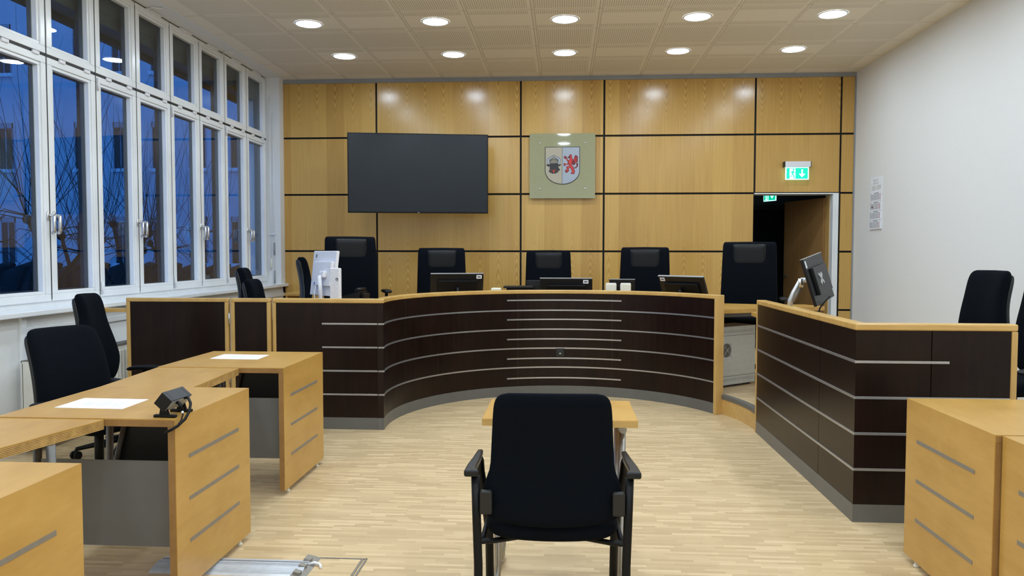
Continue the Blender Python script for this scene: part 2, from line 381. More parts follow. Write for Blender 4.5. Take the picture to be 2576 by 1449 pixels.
# ================================================================== room shell
struct(G().box(XL-.4, XR+.2, YB-.2, D+.2, -.12, 0).mk('floor', M_floor))
struct(G().box(XL+.037, XR, YB, D, H, H+.1).mk('ceiling', M_ceil))
struct(G().box(XL-.4, XL+.0365, YB, D, H-.004, H+.1).mk('trim_1', M_wall))
struct(G().box(XR, XR+.2, YB-.2, D+.2, -.1, H+.1).mk('wall_right', M_wall))
struct(G().box(XL-.4, XR+.2, YB-.2, YB, -.1, H+.1).mk('wall_rear', M_wall))
# left wall: parapet, corner pier, solid part towards the camera
YW0, PITCH, NW = 9.80, .607, 10
YN = YW0-PITCH*NW
struct(G().box(XL-.40, XL, YW0+.002, D, .925, H-.004).mk('wall_left_pier', M_wall)); struct(G().box(XL-.40, XL, YB, YN-.002, 0, H-.004).mk('wall_left', M_wall))
struct(G().box(XL-.40, XL-.03, YN, D, 0, .925).mk('wall_left_parapet', M_wall))
struct(G().box(XL-.24, XL+.045, YN-.3, D-.003, .925, .962).mk('trim_2', M_white, bevel=.006), 'white window sill board along the left wall')
# small ledge profile below the sill and vertical duct
g = G(); g.box(XL-.03, XL-.012, 5.02, D-.01, .80, .845); g.box(XL-.03, XL-.005, 4.98, 5.03, 0, .925)
struct(g.mk('trim_3', M_white, bevel=.003))
# ------------------------------------------------------------------ windows (5 units of 2 columns, upper and lower sashes)
ZB, ZT, ZTOP = .962, 2.81, 3.592
def prof_frame(g, y0, y1, z0, z1, w, x0, x1):
    g.box(x0, x1, y0, y1, z0, z0+w); g.box(x0, x1, y0, y1, z1-w, z1)
    g.box(x0, x1, y0, y0+w, z0+w, z1-w); g.box(x0, x1, y1-w, y1, z0+w, z1-w)
def lever(parent, y, z):
    g = G(); g.lathe([(0,0),(.014,0),(.014,.008),(.011,.012),(0,.012)])
    T = Matrix.Translation((XW, y, z)) @ Matrix.Rotation(pi/2, 4, 'Y') @ Matrix.Scale(2.4, 4, (1,0,0))
    g2 = G(); g2.lathe([(0,0),(.0155,0),(.0155,.008),(.012,.012),(0,.012)], T=T, seg=20)
    pts = [(XW+.008,y,z),(XW+.040,y,z+.002),(XW+.052,y-.004,z),(XW+.058,y-.012,z-.012),(XW+.060,y-.014,z-.05),(XW+.060,y-.014,z-.105),(XW+.054,y-.012,z-.122),(XW+.040,y-.01,z-.128)]
    g2.tube(pts, .0122, seg=12)
    return g2.mk('window_handle', M_chrome, parent)
for u in range(5):
    y1 = YW0-2*PITCH*u; y0 = y1-2*PITCH; ym = (y0+y1)/2
    root = sempty(f'window_{u+1}')
    g = G(); X0, X1 = XW-.075, XW-.016
    g.box(X0, X1, y0+.001, y1-.001, ZB, ZB+.045); g.box(X0, X1, y0+.001, y1-.001, ZTOP-.03, ZTOP); g.box(X0, X1, y0+.001, y1-.001, ZT-.025, ZT+.025)
    for yy in (y0+.021, y1-.021): g.box(X0, XW-.045, yy-.020, yy+.020, ZB+.045, ZTOP-.03)
    g.mk('frame', M_white, root, bevel=.003)
    g = G()
    for yy in (y0, ym, y1): g.box(XW-.044, XW-.005, yy-(.0075 if yy != y0 else 0), yy+(.0075 if yy != y1 else 0), ZB+.05, ZTOP-.034)
    g.box(XW-.030, XW-.007, y0+.01, y1-.01, ZT-.011, ZT+.009); g.box(XW-.030, XW-.007, y0+.01, y1-.01, ZTOP-.011, ZTOP-.004)
    g.mk('gap_shade_strip', M_blackpanel, root)  # black strips stand in for the shadow line in the gaps between sashes
    for c in range(2):
        a, b_ = (y0, ym) if c == 0 else (ym, y1)
        a += .008; b_ -= .008
        for (z0, z1, nm) in ((ZB+.035, ZT-.012, 'casement_sash'), (ZT+.010, ZTOP-.012, 'hopper_sash')):
            g = G(); prof_frame(g, a, b_, z0, z1, .052, XW-.072, XW)
            # stepped glazing bead
            prof_frame(g, a+.052, b_-.052, z0+.052, z1-.052, .024, XW-.068, XW-.010)
            g.cur = 1
            # dark gasket / outer edge seen in the glass
            prof_frame(g, a+.072, b_-.072, z0+.072, z1-.072, .014, XW-.080, XW-.0505); prof_frame(g, a+.004, b_-.004, z0+.004, z1-.004, .070, XW-.082, XW-.0725)
            s_ = g.mk(nm, [M_white, M_blackpanel], root, bevel=.004)
            p = G().box(XW-.050, XW-.046, a+.074, b_-.074, z0+.074, z1-.074).mk('glass_pane', M_glass, s_)
        if True:
            # hinges on the hopper sash and the little closer on top
            for hy in (a+.13, b_-.15): G().box(XW-.004, XW+.012, hy, hy+.07, ZT-.022, ZT+.004).mk('hopper_hinge', M_wplastic, root, bevel=.004)
            G().box(XW-.004, XW+.022, (a+b_)/2-.12, (a+b_)/2+.12, ZTOP-.020, ZTOP-.002).mk('closer', M_wplastic, root, bevel=.004)
            G().box(XW-.002, XW+.014, (a+b_)/2-.05, (a+b_)/2-.0, ZTOP-.046, ZTOP-.014).mk('latch', M_wplastic, root, bevel=.003)
    for yy in (y0+.016, ):
        for zz in (1.02, 2.68): G().tube([(XW+.008,yy,zz),(XW+.008,yy,zz+.10)], .009, seg=10).mk('casement_hinge', M_wplastic, root)
    lever(root, ym-.030, 1.63); lever(root, ym+.036, 1.63)
    # outside: roller blind box
    G().box(XW-.34, XW-.12, y0, y1, 3.30, 3.60).mk('blind_box', M_guide, root); G().box(XW-.35, XW-.29, y0, y1, 3.25, 3.30).mk('blind_bottom_bar', M_black, root)
    G().box(XW-.15, XW-.10, y1-.03, y1+.01, ZB, 3.34).mk('blind_guide', M_guide, root)
# blind crank rods on the corner pier
g = G(); g.box(-3.845,-3.835,9.79,9.80,1.0,3.5)
t_ = thing('blind_crank', 'slim white blind crank rods with grey grips beside the last window', 'blind crank', (-3.745, 9.775, 1.15))
G().tube([(0,0,0),(0,0,2.2)], .005, seg=8).mk('rod', M_white, t_)
G().tube([(.045,0,-.18),(.045,0,2.0)], .005, seg=8).mk('rod', M_white, t_)
G().tube([(.045,0,-.18),(.045,0,-.02)], .010, seg=10).mk('grip', M_wgrey, t_); G().tube([(.045,0,.18),(.045,0,.34)], .010, seg=10).mk('grip', M_wgrey, t_)
G().tube([(0,0,0),(0,0,.14)], .011, seg=10).mk('grip', M_cream, t_); G().box(-.012,.06,-.006,.018,.44,.46).mk('clip', M_white, t_)
# cables by the ceiling
for yy in (8.50, 6.95, 5.75):
    tag(G().tube([(XW+.01,yy+.06,3.575),(XW+.03,yy,3.578),(XW+.08,yy-.03,3.581),(XW+.13,yy+.02,3.583),(XW+.14,yy+.03,3.59)], .006, seg=8).mk('window_cable', M_white),
        'short white cable looping from window head to ceiling', 'cable', 'cables above the windows')
# ------------------------------------------------------------------ back wall with veneer panels
GR = [2.842-.7293*k for k in range(4)]; VX = [-2.403, -.542, .5115, 2.385, 3.427]
wb = struct(G().box(XL-.4, 2.385, D+.012, D+.2, -.1, H+.1).box(3.40, XR+.2, D+.012, D+.2, -.1, H+.1).box(2.385, 3.40, D+.012, D+.2, 2.113, H+.1).mk('wall_back', M_black))
gx = .012
xs_ = [XL]+VX+[XR-.02]; zs_ = [3.54]+GR+[0.0]
for i in range(6):
    for j in range(5):
        if i == 4 and j >= 2: continue
        x0, x1 = xs_[i]+(gx if i else 0), xs_[i+1]-(gx if i < 5 else 0)
        z1, z0 = zs_[j]-(gx if j else 0), zs_[j+1]+(gx if j < 4 else 0)
        G().box(x0, x1, D-.006, D+.011, z0, z1).mk('veneer_panel', M_ven, wb, bevel=.0015)
struct(G().box(XL, XR, D-.004, D+.012, 3.542, H-.001).mk('trim_4', M_wgrey))
struct(G().box(XR-.019, XR-.001, D-.012, D+.011, 0, 3.54).mk('trim_5', M_wgrey))
# ------------------------------------------------------------------ doorway and corridor
g = G(); g.box(3.345, 3.372, D-.012, D+.25, 0, 2.10); g.box(3.372, 3.415, D-.010, D+.012, 0, 2.10); g.box(2.385, 3.415, D-.008, D+.25, 2.10, 2.114)
df = struct(g.mk('door_1', M_white, bevel=.002), 'white steel frame of the doorway in the back wall')
M_door = wood('door_leaf_wood', (.34,.19,.07), (.26,.135,.045), 'z', rough=.35, stretch=12, scale=4)
dl = struct(G().box(-.905, 0, -.02, .02, .005, 2.07).mk('door_2', M_door, bevel=.003, loc=(3.335, D+.245, 0), rot=(0,0,R_(-74))), 'brown wooden door leaf standing open into the dark corridor')
G().tube([(-.84,.02,1.05),(-.84,.06,1.05),(-.73,.065,1.05)], .009).mk('door_handle', M_steel, dl); G().tube([(-.84,-.02,1.05),(-.84,-.06,1.05),(-.73,-.065,1.05)], .009).mk('door_handle', M_steel, dl)
G().box(3.338,3.345,D+.10,D+.24,0,2.10).mk('door_stop', M_railv, df)
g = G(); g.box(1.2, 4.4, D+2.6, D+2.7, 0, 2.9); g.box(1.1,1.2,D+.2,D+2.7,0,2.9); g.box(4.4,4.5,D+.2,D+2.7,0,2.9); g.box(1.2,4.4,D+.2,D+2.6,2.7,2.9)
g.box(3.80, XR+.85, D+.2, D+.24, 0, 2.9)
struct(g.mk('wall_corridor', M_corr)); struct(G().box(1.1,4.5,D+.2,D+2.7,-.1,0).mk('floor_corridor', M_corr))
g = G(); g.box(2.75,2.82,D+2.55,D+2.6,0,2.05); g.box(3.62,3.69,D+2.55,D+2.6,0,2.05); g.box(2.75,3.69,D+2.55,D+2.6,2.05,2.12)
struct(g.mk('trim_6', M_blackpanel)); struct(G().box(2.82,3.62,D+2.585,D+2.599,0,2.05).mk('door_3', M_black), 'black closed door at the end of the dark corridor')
# ------------------------------------------------------------------ exit signs
def exit_sign(loc, rz, label, wd=.30, ht=.20, nm='exit_sign'):
    t = thing(nm, label, 'exit sign', loc, rz, None)
    G().box(-wd/2-.012, wd/2+.012, -.10, 0, ht/2, ht/2+.068).mk('housing', M_wplastic, t, bevel=.006)
    for s in (-1,1): G().box(s*(wd/2+.0125), s*(wd/2+.018), -.098, -.002, ht/2, ht/2+.068).mk('end_cap', M_blackpanel, t)
    G().box(-wd/2, wd/2, -.062, -.050, -ht/2, ht/2).mk('light_panel', M_exitw, t, bevel=.003)
    k = ht/.2
    def P(poly, mat, y, name):
        T = Matrix.Translation((0,y,0)) @ Matrix.Rotation(pi/2, 4, 'X')
        return G().prism([(a*wd/.3, b*k) for a, b in poly], 0, .0012, T).mk(name, mat, t)
    P([(-.135,-.085),(.135,-.085),(.135,.085),(-.135,.085)], M_exitg, -.0622, 'green_field')
    P([(-.098,-.085),(-.022,-.085),(-.022,.078),(-.098,.078)], M_exitw, -.0635, 'door_symbol')
    r = G(); T = Matrix.Translation((0,-.0648,0)) @ Matrix.Rotation(pi/2, 4, 'X')
    def q(*p): r.prism([(a*wd/.3, b*k) for a, b in p], 0, .0012, T)
    q(*[(-.047+.012*cos(i*pi/5), .058+.012*sin(i*pi/5)) for i in range(10)])
    q((-.070,.036),(-.045,.042),(-.050,-.005),(-.068,-.002)); q((-.070,.036),(-.088,.010),(-.082,.006),(-.064,.026))
    q((-.047,.040),(-.032,.016),(-.014,.020),(-.014,.013),(-.036,.008),(-.052,.026)); q((-.066,-.004),(-.052,-.004),(-.072,-.038),(-.112,-.044),(-.112,-.054),(-.068,-.047))
    q((-.064,-.006),(-.050,-.008),(-.040,-.040),(-.026,-.078),(-.038,-.080),(-.052,-.042))
    r.mk('running_figure', M_exitg, t)
    a = G(); T2 = T
    a.prism([(.060*wd/.3+c, d*k) for c, d in ((-.007,.065),(.011,.065),(.011,-.02),(.034,.006),(.034,-.020),(.002,-.062),(-.030,-.020),(-.030,.006),(-.007,-.02))], 0, .0012, T)
    a.mk('down_arrow', M_exitw, t)
    return t
exit_sign((2.887, D-.004, 2.350), 0, 'lit green exit sign with running figure and down arrow above the doorway', .285, .155)
exit_sign((2.99, D+1.42, 2.19), R_(-64), 'small lit green exit sign hanging inside the dark corridor', .26, .17)
# ------------------------------------------------------------------ ceiling downlights
def downlight(label, group):
    t = thing('ceiling_downlight', label, 'ceiling light', (0,0,H), 0, group)
    G().lathe([(.118,-.001),(.120,-.007),(.134,-.006),(.138,-.0005)], seg=40).mk('trim_ring', M_wplastic, t)
    G().lathe([(0,-.0035),(.119,-.0035),(.119,-.0005)], seg=40).mk('diffuser', M_lamp, t)
    return t
ordn = ['leftmost', 'second from left', 'middle', 'second from right', 'rightmost']
dl0 = None
for r in range(10):
    for c in range(5):
        lab = (f'round white ceiling downlight, {ordn[c]} of the five in the ' + ('far row' if r == 0 else 'near row')) if r < 2 else 'round white ceiling downlight above and behind the camera, outside the photo'
        grp = 'ceiling downlights' if r < 2 else 'ceiling downlights nearer the camera'
        loc = (-2.491+1.25*c, 8.805-1.25*r, H)
        if dl0 is None: dl0 = downlight(lab, grp); dl0.location = loc
        else: dup(dl0, loc, 0, lab, grp)
# ================================================================== platform
def platform_poly():
    p = [(XL-.028, D-.007), (XL-.028, 5.95), (-1.40, 5.95)]
    p += arcpts(R_(183), R_(0), 1.465, 40)[1:]
    p += [(1.52, 5.95), (1.52, 4.05), (XR-.001, 4.05), (XR-.001, D-.007)]
    return p
pf = struct(fix(G().prism(platform_poly(), 0.0, PL-.022).mk('platform', M_railv)), 'raised wooden platform behind the curved bench')
ptop = fix(G().prism(platform_poly(), PL-.022, PL).mk('parquet_surface', M_floor, pf))
g = G(); A = arcpts(R_(33), R_(-3), 1.468, 14); B = arcpts(R_(33), R_(-3), 1.45, 14); band(g, B, A, PL-.03, PL+.003); C_ = arcpts(R_(33), R_(-3), 1.50, 14); band(g, A, C_, PL-.001, PL+.003)
fix(g.mk('step_nosing', M_plinth, pf)); g = G(); band(g, arcpts(R_(33), R_(-3), 1.456, 14), arcpts(R_(33), R_(-3), 1.466, 14), .0, PL-.03); fix(g.mk('step_riser', M_rail, pf))
# ================================================================== curved judges' bench
A0, A1 = R_(187.2), R_(25.6)
ZS = [.815, .634, .452, .270]
jb = thing('judges_bench', 'curved dark brown judges bench front with horizontal metal lines', 'bench', (CX, 7.4, 0))
def JP(g, name, mat, **k):
    o = g.mk(name, mat, jb, **k); o.location = (-CX, -7.4, 0); return o
NA = 64
g = G(); band(g, arcpts(A0, A1, RB, NA), arcpts(A0, A1, RB+.045, NA), .092, HB-.035); fix(JP(g, 'curved_front', M_dark))
g = G(); band(g, arcpts(A0, A1, RB-.002, NA), arcpts(A0, A1, RB+.043, NA), 0, .091); fix(JP(g, 'curved_plinth', M_plinth))
g = G(); band(g, arcpts(A0, A1, RB-.006, NA), arcpts(A0, A1, RB+.062, NA), HB-.035, HB)
fix(JP(g, 'top_rail', M_rail, bevel=.008, seg=3))
XC, YC = CX+RB*cos(A0), CY+RB*sin(A0)
XS = -2.234
g = G(); g.box(XS+.028, XC, YC, YC+.04, .092, HB-.035); JP(g, 'flat_front', M_dark)
g = G(); g.box(XS, XC, YC-.002, YC+.04, 0, .091); JP(g, 'flat_plinth', M_plinth)
g = G(); g.prism([(XS,YC-.006),(XC+.004,YC-.006),(XC-.062,YC+.058),(XS,YC+.058)], HB-.035, HB); JP(g, 'flat_rail', M_rail, bevel=.008, seg=3)
g = G(); g.box(XS, XS+.028, YC-.006, YC+.045, 0.0, HB-.036); JP(g, 'edge_post', M_railv, bevel=.005)
for z in ZS:
    g = G(); g.box(-1.846, XC+.001, YC-.005, YC+.001, z-.0065, z+.0065)
    JP(g, 'inlay_strip', M_alu, bevel=.001)
    g = G(); band(g, arcpts(A0+.0, A1+.004, RB-.005, NA), arcpts(A0, A1+.004, RB+.001, NA), z-.0065, z+.0065); fix(JP(g, 'inlay_strip', M_alu))
for z in (.912, .728, .541, .356, .168):
    g = G(); a, b_ = R_(90+23.0), R_(90-22.2)
    band(g, arcpts(a, b_, RB-.006, 24), arcpts(a, b_, RB+.001, 24), z-.0065, z+.0065); fix(JP(g, 'inlay_strip', M_alu))
# joints between curved panels
for ad in (R_(108.5), R_(71.5), R_(163)):
    g = G(); band(g, arcpts(ad-.0012, ad+.0012, RB-.001, 1), arcpts(ad-.0012, ad+.0012, RB+.002, 1), .095, HB-.036); fix(JP(g, 'panel_joint', M_blackpanel))
# floor socket plate in the curved front
g = G(); g.box(-.04,.04,-.012,0,-.04,.04); g.box(-.028,.028,-.016,-.010,-.028,.028); o = g.mk('socket_plate', M_blackpanel, jb, bevel=.003); o.location = (-.024-CX, CY+RB-7.4-.001, .410); 
G().box(-.008,.008,-.018,-.015,-.014,-.002).mk('socket_slot', M_alu, o)
# end post towards the gap
ux, uy = cos(A1), sin(A1); T = Matrix.Translation((CX,CY,0)) @ Matrix.Rotation(A1, 4, 'Z')
g = G(); g.box(RB-.012, RB+.068, -.030, .004, 0, HB+.001, T); JP(g, 'end_post', M_railv, bevel=.005)
# ------------------------------------------------------------------ partition screens left of the bench
def screen(x0, x1, label, first=False):
    w_ = x1-x0; t = thing('partition_screen', label, 'partition screen', (x0, 5.835, 0), 0, 'partition screens beside the bench')
    fr = .030
    g = G()
    g.prism([(0,-.006),(w_,-.006),(w_,.038),(0,.038)], HB-fr, HB); g.box(0, fr, -.006, .038, .0, HB-fr); g.box(w_-fr, w_, -.006, .038, 0, HB-fr); g.box(fr, w_-fr, -.006, .038, .02, .05)
    g.mk('frame', M_railv, t, bevel=.006, seg=3)
    G().box(fr-.002, w_-fr+.002, .004, .028, .05, HB-fr).mk('panel', M_dark, t)
    return t
s1 = screen(-3.396, -2.579, 'wide dark partition screen with light wood edges nearest the window')
G().box(-.26, -.001, .0, .035, .895, .925).mk('wall_bar', M_rail, s1, bevel=.004)
s2 = screen(-2.560, -2.246, 'narrow dark partition screen between the wide screen and the bench')
for z in (.85, .40): G().tube([(-.0095,-.010,z-.045),(-.0095,-.010,z+.045)], .006, seg=8).mk('hinge', M_chrome, s2)
# ------------------------------------------------------------------ right wing of the bench
wg = thing('side_bench', 'dark brown angled side bench with light wood top edge right of the gap', 'bench', (1.467, 3.98, 0))
def WP(g, name, mat, **k):
    o = g.mk(name, mat, wg, **k); o.location = (-1.467, -3.98, 0); return o
wx0, wy0, wy1, wx1 = 1.467, 3.982, 5.976, 2.245
g = G(); g.box(wx0, wx0+.04, wy0+.04, 4.52, .092, HB-.035); g.box(wx0, wx0+.04, 4.525, wy1-.02, .092, HB-.035); WP(g, 'long_front', M_dark)
g = G(); g.box(wx0, 1.832, wy0, wy0+.04, .092, HB-.035); g.box(1.837, wx1-.03, wy0, wy0+.04, .092, HB-.035); WP(g, 'short_front', M_dark)
g = G(); g.box(wx0-.002, wx0+.04, wy0+.04, wy1-.02, 0, .091); g.box(wx0-.002, wx1-.03, wy0-.002, wy0+.04, 0, .091); WP(g, 'plinth', M_plinth)
g = G(); g.prism([(wx0-.006,wy0-.006),(wx1,wy0-.006),(wx1,wy0+.066),(wx0+.066,wy0+.066),(wx0+.066,wy1),(wx0-.006,wy1)], HB-.035, HB); WP(g, 'top_rail', M_rail, bevel=.008, seg=3)
g = G(); g.box(wx1-.030, wx1, wy0-.006, wy0+.045, 0, HB-.036); WP(g, 'end_post', M_railv, bevel=.005); g = G(); g.box(wx0-.006, wx0+.045, wy1-.02, wy1, 0, HB-.036); WP(g, 'end_post', M_railv, bevel=.005)
for i, z in enumerate(ZS):
    g = G(); g.box(wx0-.005, wx0+.001, wy0-.004, wy1-.02, z-.0065, z+.0065); WP(g, 'inlay_strip', M_alu, bevel=.001)
    g = G(); g.box(wx0-.004, 1.92 if i == 0 else (wx1-.03), wy0-.005, wy0+.001, z-.0065, z+.0065); WP(g, 'inlay_strip', M_alu, bevel=.001)
# worktop inside the wing
g = G(); g.prism([(wx0+.07,wy0+.07),(2.2,wy0+.07),(2.2,4.62),(1.98,4.75),(1.98,6.55),(1.56,6.55)], .84, .875); WP(g, 'worktop', M_birch, bevel=.003)
g = G(); g.box(1.94,1.97,6.4,6.5,PL,.84); g.box(2.12,2.16,4.1,4.5,PL,.84); WP(g, 'support', M_greypanel)
# ------------------------------------------------------------------ judges' table on the platform
jt = thing('judges_table', 'curved light wood judges table behind the bench front', 'table', (CX, 7.8, 0))
ri = arcpts(R_(181), R_(28), RB+.072, 44); ro = arcpts(R_(45), R_(181), 2.18, 36)
poly = ri+[(2.375,7.215),(2.27,7.47),(1.86,7.45)]+ro
o = fix(G().prism(poly, .842, .880).mk('tabletop', M_birch, jt, bevel=.003)); o.location = (-CX, -7.8, 0)
g = G()
for ad in (175, 150, 120, 90, 62):
    T = Matrix.Translation((CX,CY,0)) @ Matrix.Rotation(R_(ad), 4, 'Z'); g = G(); g.box(1.52,2.08,-.015,.015,PL,.842,T); o = g.mk('support_panel', M_greypanel, jt); o.location = (-CX,-7.8,0)
g = G(); T = Matrix.Translation((1.36,6.80,0)) @ Matrix.Rotation(R_(26), 4, 'Z'); g.box(.0,1.02,.01,.04,.805,.842,T); o = g.mk('apron_rail', M_steel, jt); o.location = (-CX,-7.8,0)
# ------------------------------------------------------------------ grey equipment cabinet in the gap
RKD = .25
rk = thing('equipment_cabinet', 'light grey metal equipment cabinet with round fan under the table', 'cabinet', (1.39, 6.955, PL), R_(38))
G().box(0,.48,0,RKD,.02,.545).mk('body', M_rack, rk, bevel=.004)
g = G(); 
for i in range(17):
    x = .02+i*.0262
    for z in (.487,.055): g.add([(x,-.0012,z),(x+.005,-.0012,z),(x+.019,-.0012,z+.024),(x+.014,-.0012,z+.024)], [(0,1,2,3)])
g.mk('vent_slots', M_greypanel, rk)
g = G(); g.box(0,.48,-.002,0,.462,.465); g.box(0,.48,-.002,0,.098,.101); g.mk('panel_seam', M_greypanel, rk)
fn = G().lathe([(0,0),(.058,0),(.060,.004)], T=Matrix.Translation((.085,-.001,.335)) @ Matrix.Rotation(pi/2,4,'X'), seg=32).mk('fan', M_blackpanel, rk)
g = G()
for r_ in (.014,.024,.034,.044,.054):
    g.tube([(.085+r_*cos(a*pi/12), -.007, .335+r_*sin(a*pi/12)) for a in range(25)], .0012, seg=5, cap=False)
for s in (-1,1): g.tube([(.085-.058*s,-.009,.335-.058),(.085+.058*s,-.009,.335+.058)], .0022, seg=6)
g.mk('fan_guard', M_chrome, fn)
G().box(.0,.012,-.003,.0,.455,.52).mk('latch', M_blackpanel, rk)
G().box(.03,.45,.03,.22,0,.02).mk('base', M_blackpanel, rk)
# ================================================================== TV
tv = thing('wall_television', 'large black flat television hanging on the wood panelled wall', 'television', (-1.737, 9.29, 2.315), math.atan2(.28, 1.655))
TT = Matrix.Rotation(R_(.6), 4, 'X')
G().box(-.838,.838,0,.045,-.475,.475,TT).mk('casing', M_plastic, tv, bevel=.004)
G().box(-.826,.826,-.003,.001,-.460,.463,TT).mk('screen', M_tv, tv)
G().box(-.012,.012,-.0035,-.001,-.472,-.465,TT).mk('maker_mark', M_wgrey, tv)
g = G(); g.box(-.25,.25,.045,.075,-.2,.2); g.mk('bracket_plate', M_blackpanel, tv)
g = G(); g.tube([(0,.07,0),(.22,.3,0),(.1,.56,0)], .025); g.mk('bracket_arm', M_blackpanel, tv)
# ================================================================== glass plate with coat of arms
ca = thing('coat_of_arms_plate', 'square frosted glass plate with a painted shield of arms', 'sign', (-.014, D-.062, 2.460))
G().box(-.413,.413,0,.008,-.408,.408).mk('glass_plate', M_frost, ca, bevel=.002)
for sx in (-1,1):
    for sz in (-1,1): G().lathe([(0,0),(.009,0),(.011,.004),(.011,.060)], T=Matrix.Translation((sx*.287,-.006,sz*.287)) @ Matrix.Rotation(-pi/2,4,'X'), seg=16).mk('standoff', M_chrome, ca)
def q2(px, py): return ((px-683)/1190*.83, (705-py)/1195*.83)
TC = lambda y: Matrix.Translation((0,y,0)) @ Matrix.Rotation(pi/2, 4, 'X')
def flat(pts, mat, y, name, parent=ca, raw=False, th=.0015):
    P = pts if raw else [q2(*p) for p in pts]
    # triangulated polygon extruded
    import bmesh
    a = sum(P[i][0]*P[(i+1)%len(P)][1]-P[(i+1)%len(P)][0]*P[i][1] for i in range(len(P)))
    if a < 0: P = P[::-1]
    return G().prism(P, 0, th, TC(y)).mk(name, mat, parent)
def shield(s):
    c = (685, 700); base = [(370,360),(1000,360),(1000,790)]
    base += [(685+315*cos(a), 790+250*sin(a)) for a in [i*pi/24 for i in range(1,24)]]+[(370,790)]
    return [(c[0]+(x-c[0])*s, c[1]+(y-c[1])*s) for x, y in base]
flat(shield(1.0), M_heraldblk, -.001, 'shield_border', th=.004)
h = shield(.968); half_l = [p for p in h if p[0] <= 676]; half_r = [p for p in h if p[0] >= 690]
# split shields
def clip(poly, xc, keep_left):
    out = []
    for i in range(len(poly)):
        a, b = poly[i], poly[(i+1)%len(poly)]
        ina = (a[0] <= xc) == keep_left; inb = (b[0] <= xc) == keep_left
        if ina: out.append(a)
        if ina != inb: t = (xc-a[0])/(b[0]-a[0]); out.append((xc, a[1]+t*(b[1]-a[1])))
    return out
flat(clip(h, 678, True), M_tan, -.005, 'shield_left_field', th=.002); flat(clip(h, 684, False), M_sgrey, -.005, 'shield_right_field', th=.002)
Y1 = -.0072
# bull head
flat([(392,680),(410,672),(450,678),(470,668),(590,664),(622,678),(665,672),(655,695),(612,716),(620,752),(644,762),(630,790),(604,800),(608,826),(580,826),(560,850),(540,838),(510,850),(490,830),(465,838),(460,812),(432,815),(452,780),(455,750),(458,716),(420,716)], M_heraldblk, Y1, 'bull_head')
def horn(s):
    cx = 530
    pts = [(cx-s*(cx-x), y) for x, y in [(460,668),(420,650),(408,610),(420,578),(470,548),(518,518),(514,545),(470,580),(446,590),(446,620),(462,652)]]
    return pts
for s in (1,-1):
    flat([(530-s*(530-x), y) for x, y in [(464,672),(416,652),(403,610),(416,572),(468,540),(524,508),(520,550),(474,586),(452,596),(452,622),(468,655)]], M_heraldblk, Y1, 'bull_horn_outline'); flat(horn(s), M_sgrey, Y1-.0012, 'bull_horn')
flat([(460,668),(446,600),(462,612),(472,580),(486,600),(502,562),(516,590),(528,550),(542,590),(558,562),(572,598),(590,578),(600,610),(614,600),(602,664)], M_heraldblk, Y1-.0012, 'bull_crown_outline')
flat([(468,660),(458,616),(470,622),(478,598),(490,614),(504,580),(516,602),(528,566),(542,602),(556,580),(568,612),(584,596),(594,622),(604,614),(594,656)], M_gold, Y1-.0024, 'bull_crown')
flat([(514,784),(542,784),(540,820),(528,832),(516,820)], M_red, Y1-.0012, 'bull_tongue'); flat([(478,772),(510,780),(548,780),(578,770),(576,777),(548,788),(510,788),(480,780)], M_red, Y1-.0012, 'bull_mouth')
# griffin: dark outline under red body
def grif(mat, y, nm, parts):
    g = G()
    for ip, P in enumerate(parts):
        P = [q2(*p) for p in P]; a = sum(P[i][0]*P[(i+1)%len(P)][1]-P[(i+1)%len(P)][0]*P[i][1] for i in range(len(P)))
        if a < 0: P = P[::-1]
        g.prism(P, 0, .0012, TC(y+.00025*ip))
    g.mk(nm, mat, ca)
body = [(812,512),(828,498),(858,506),(850,524),(862,548),(858,572),(878,590),(872,640),(850,690),(880,716),(892,760),(912,800),(900,850),(878,856),(862,848),(836,850),(838,828),(858,816),(846,780),(826,740),(800,748),(806,790),(790,812),(764,830),(744,826),(730,798),(744,776),(764,768),(752,728),(768,712),(812,706),(800,690),(776,680),(748,690),(712,712),(704,690),(720,682),(700,668),(716,652),(740,668),(776,664),(784,636),(762,608),(748,578),(716,572),(700,540),(724,548),(716,518),(744,530),(762,548),(780,598),(806,600),(820,572),(790,568),(768,552),(792,544)]
wing = [(868,610),(886,580),(900,540),(920,504),(932,524),(950,510),(952,540),(968,540),(960,580),(964,610),(954,650),(930,650),(900,690),(866,690),(858,660)]
tail = [(884,738),(920,730),(940,700),(930,660),(966,656),(968,700),(950,730),(920,752),(890,752)]
def shr(P, s):
    c = (sum(p[0] for p in P)/len(P), sum(p[1] for p in P)/len(P)); return [(c[0]+(x-c[0])*s, c[1]+(y-c[1])*s) for x, y in P]
grif(M_dred, Y1, 'griffin_outline', [body, wing, tail])
grif(M_red, Y1-.0013, 'griffin_body', [[(822,520),(846,514),(850,560),(862,600),(856,640),(836,690),(816,686),(800,664),(796,630),(810,604),(828,574)],[(812,690),(846,694),(872,726),(884,770),(898,806),(890,838),(850,838),(866,812),(852,770),(830,724)],[(768,722),(820,712),(826,728),(790,742),(796,784),(768,808),(748,800),(776,766)],[(714,560),(750,570),(778,604),(800,606),(790,620),(764,600),(740,580)],[(716,676),(780,670),(800,676),(770,684),(730,690)]])
grif(M_red, Y1-.0013, 'griffin_feather', [[(884,600),(918,530),(922,540),(894,616)],[(900,620),(944,540),(946,556),(912,630)],[(908,644),(952,590),(952,604),(922,650)]])
# ================================================================== calendar on the right wall
cl = thing('wall_calendar', 'narrow white 2025 wall calendar hanging on the right wall', 'calendar', (XR, 9.25, 1.94), R_(90))
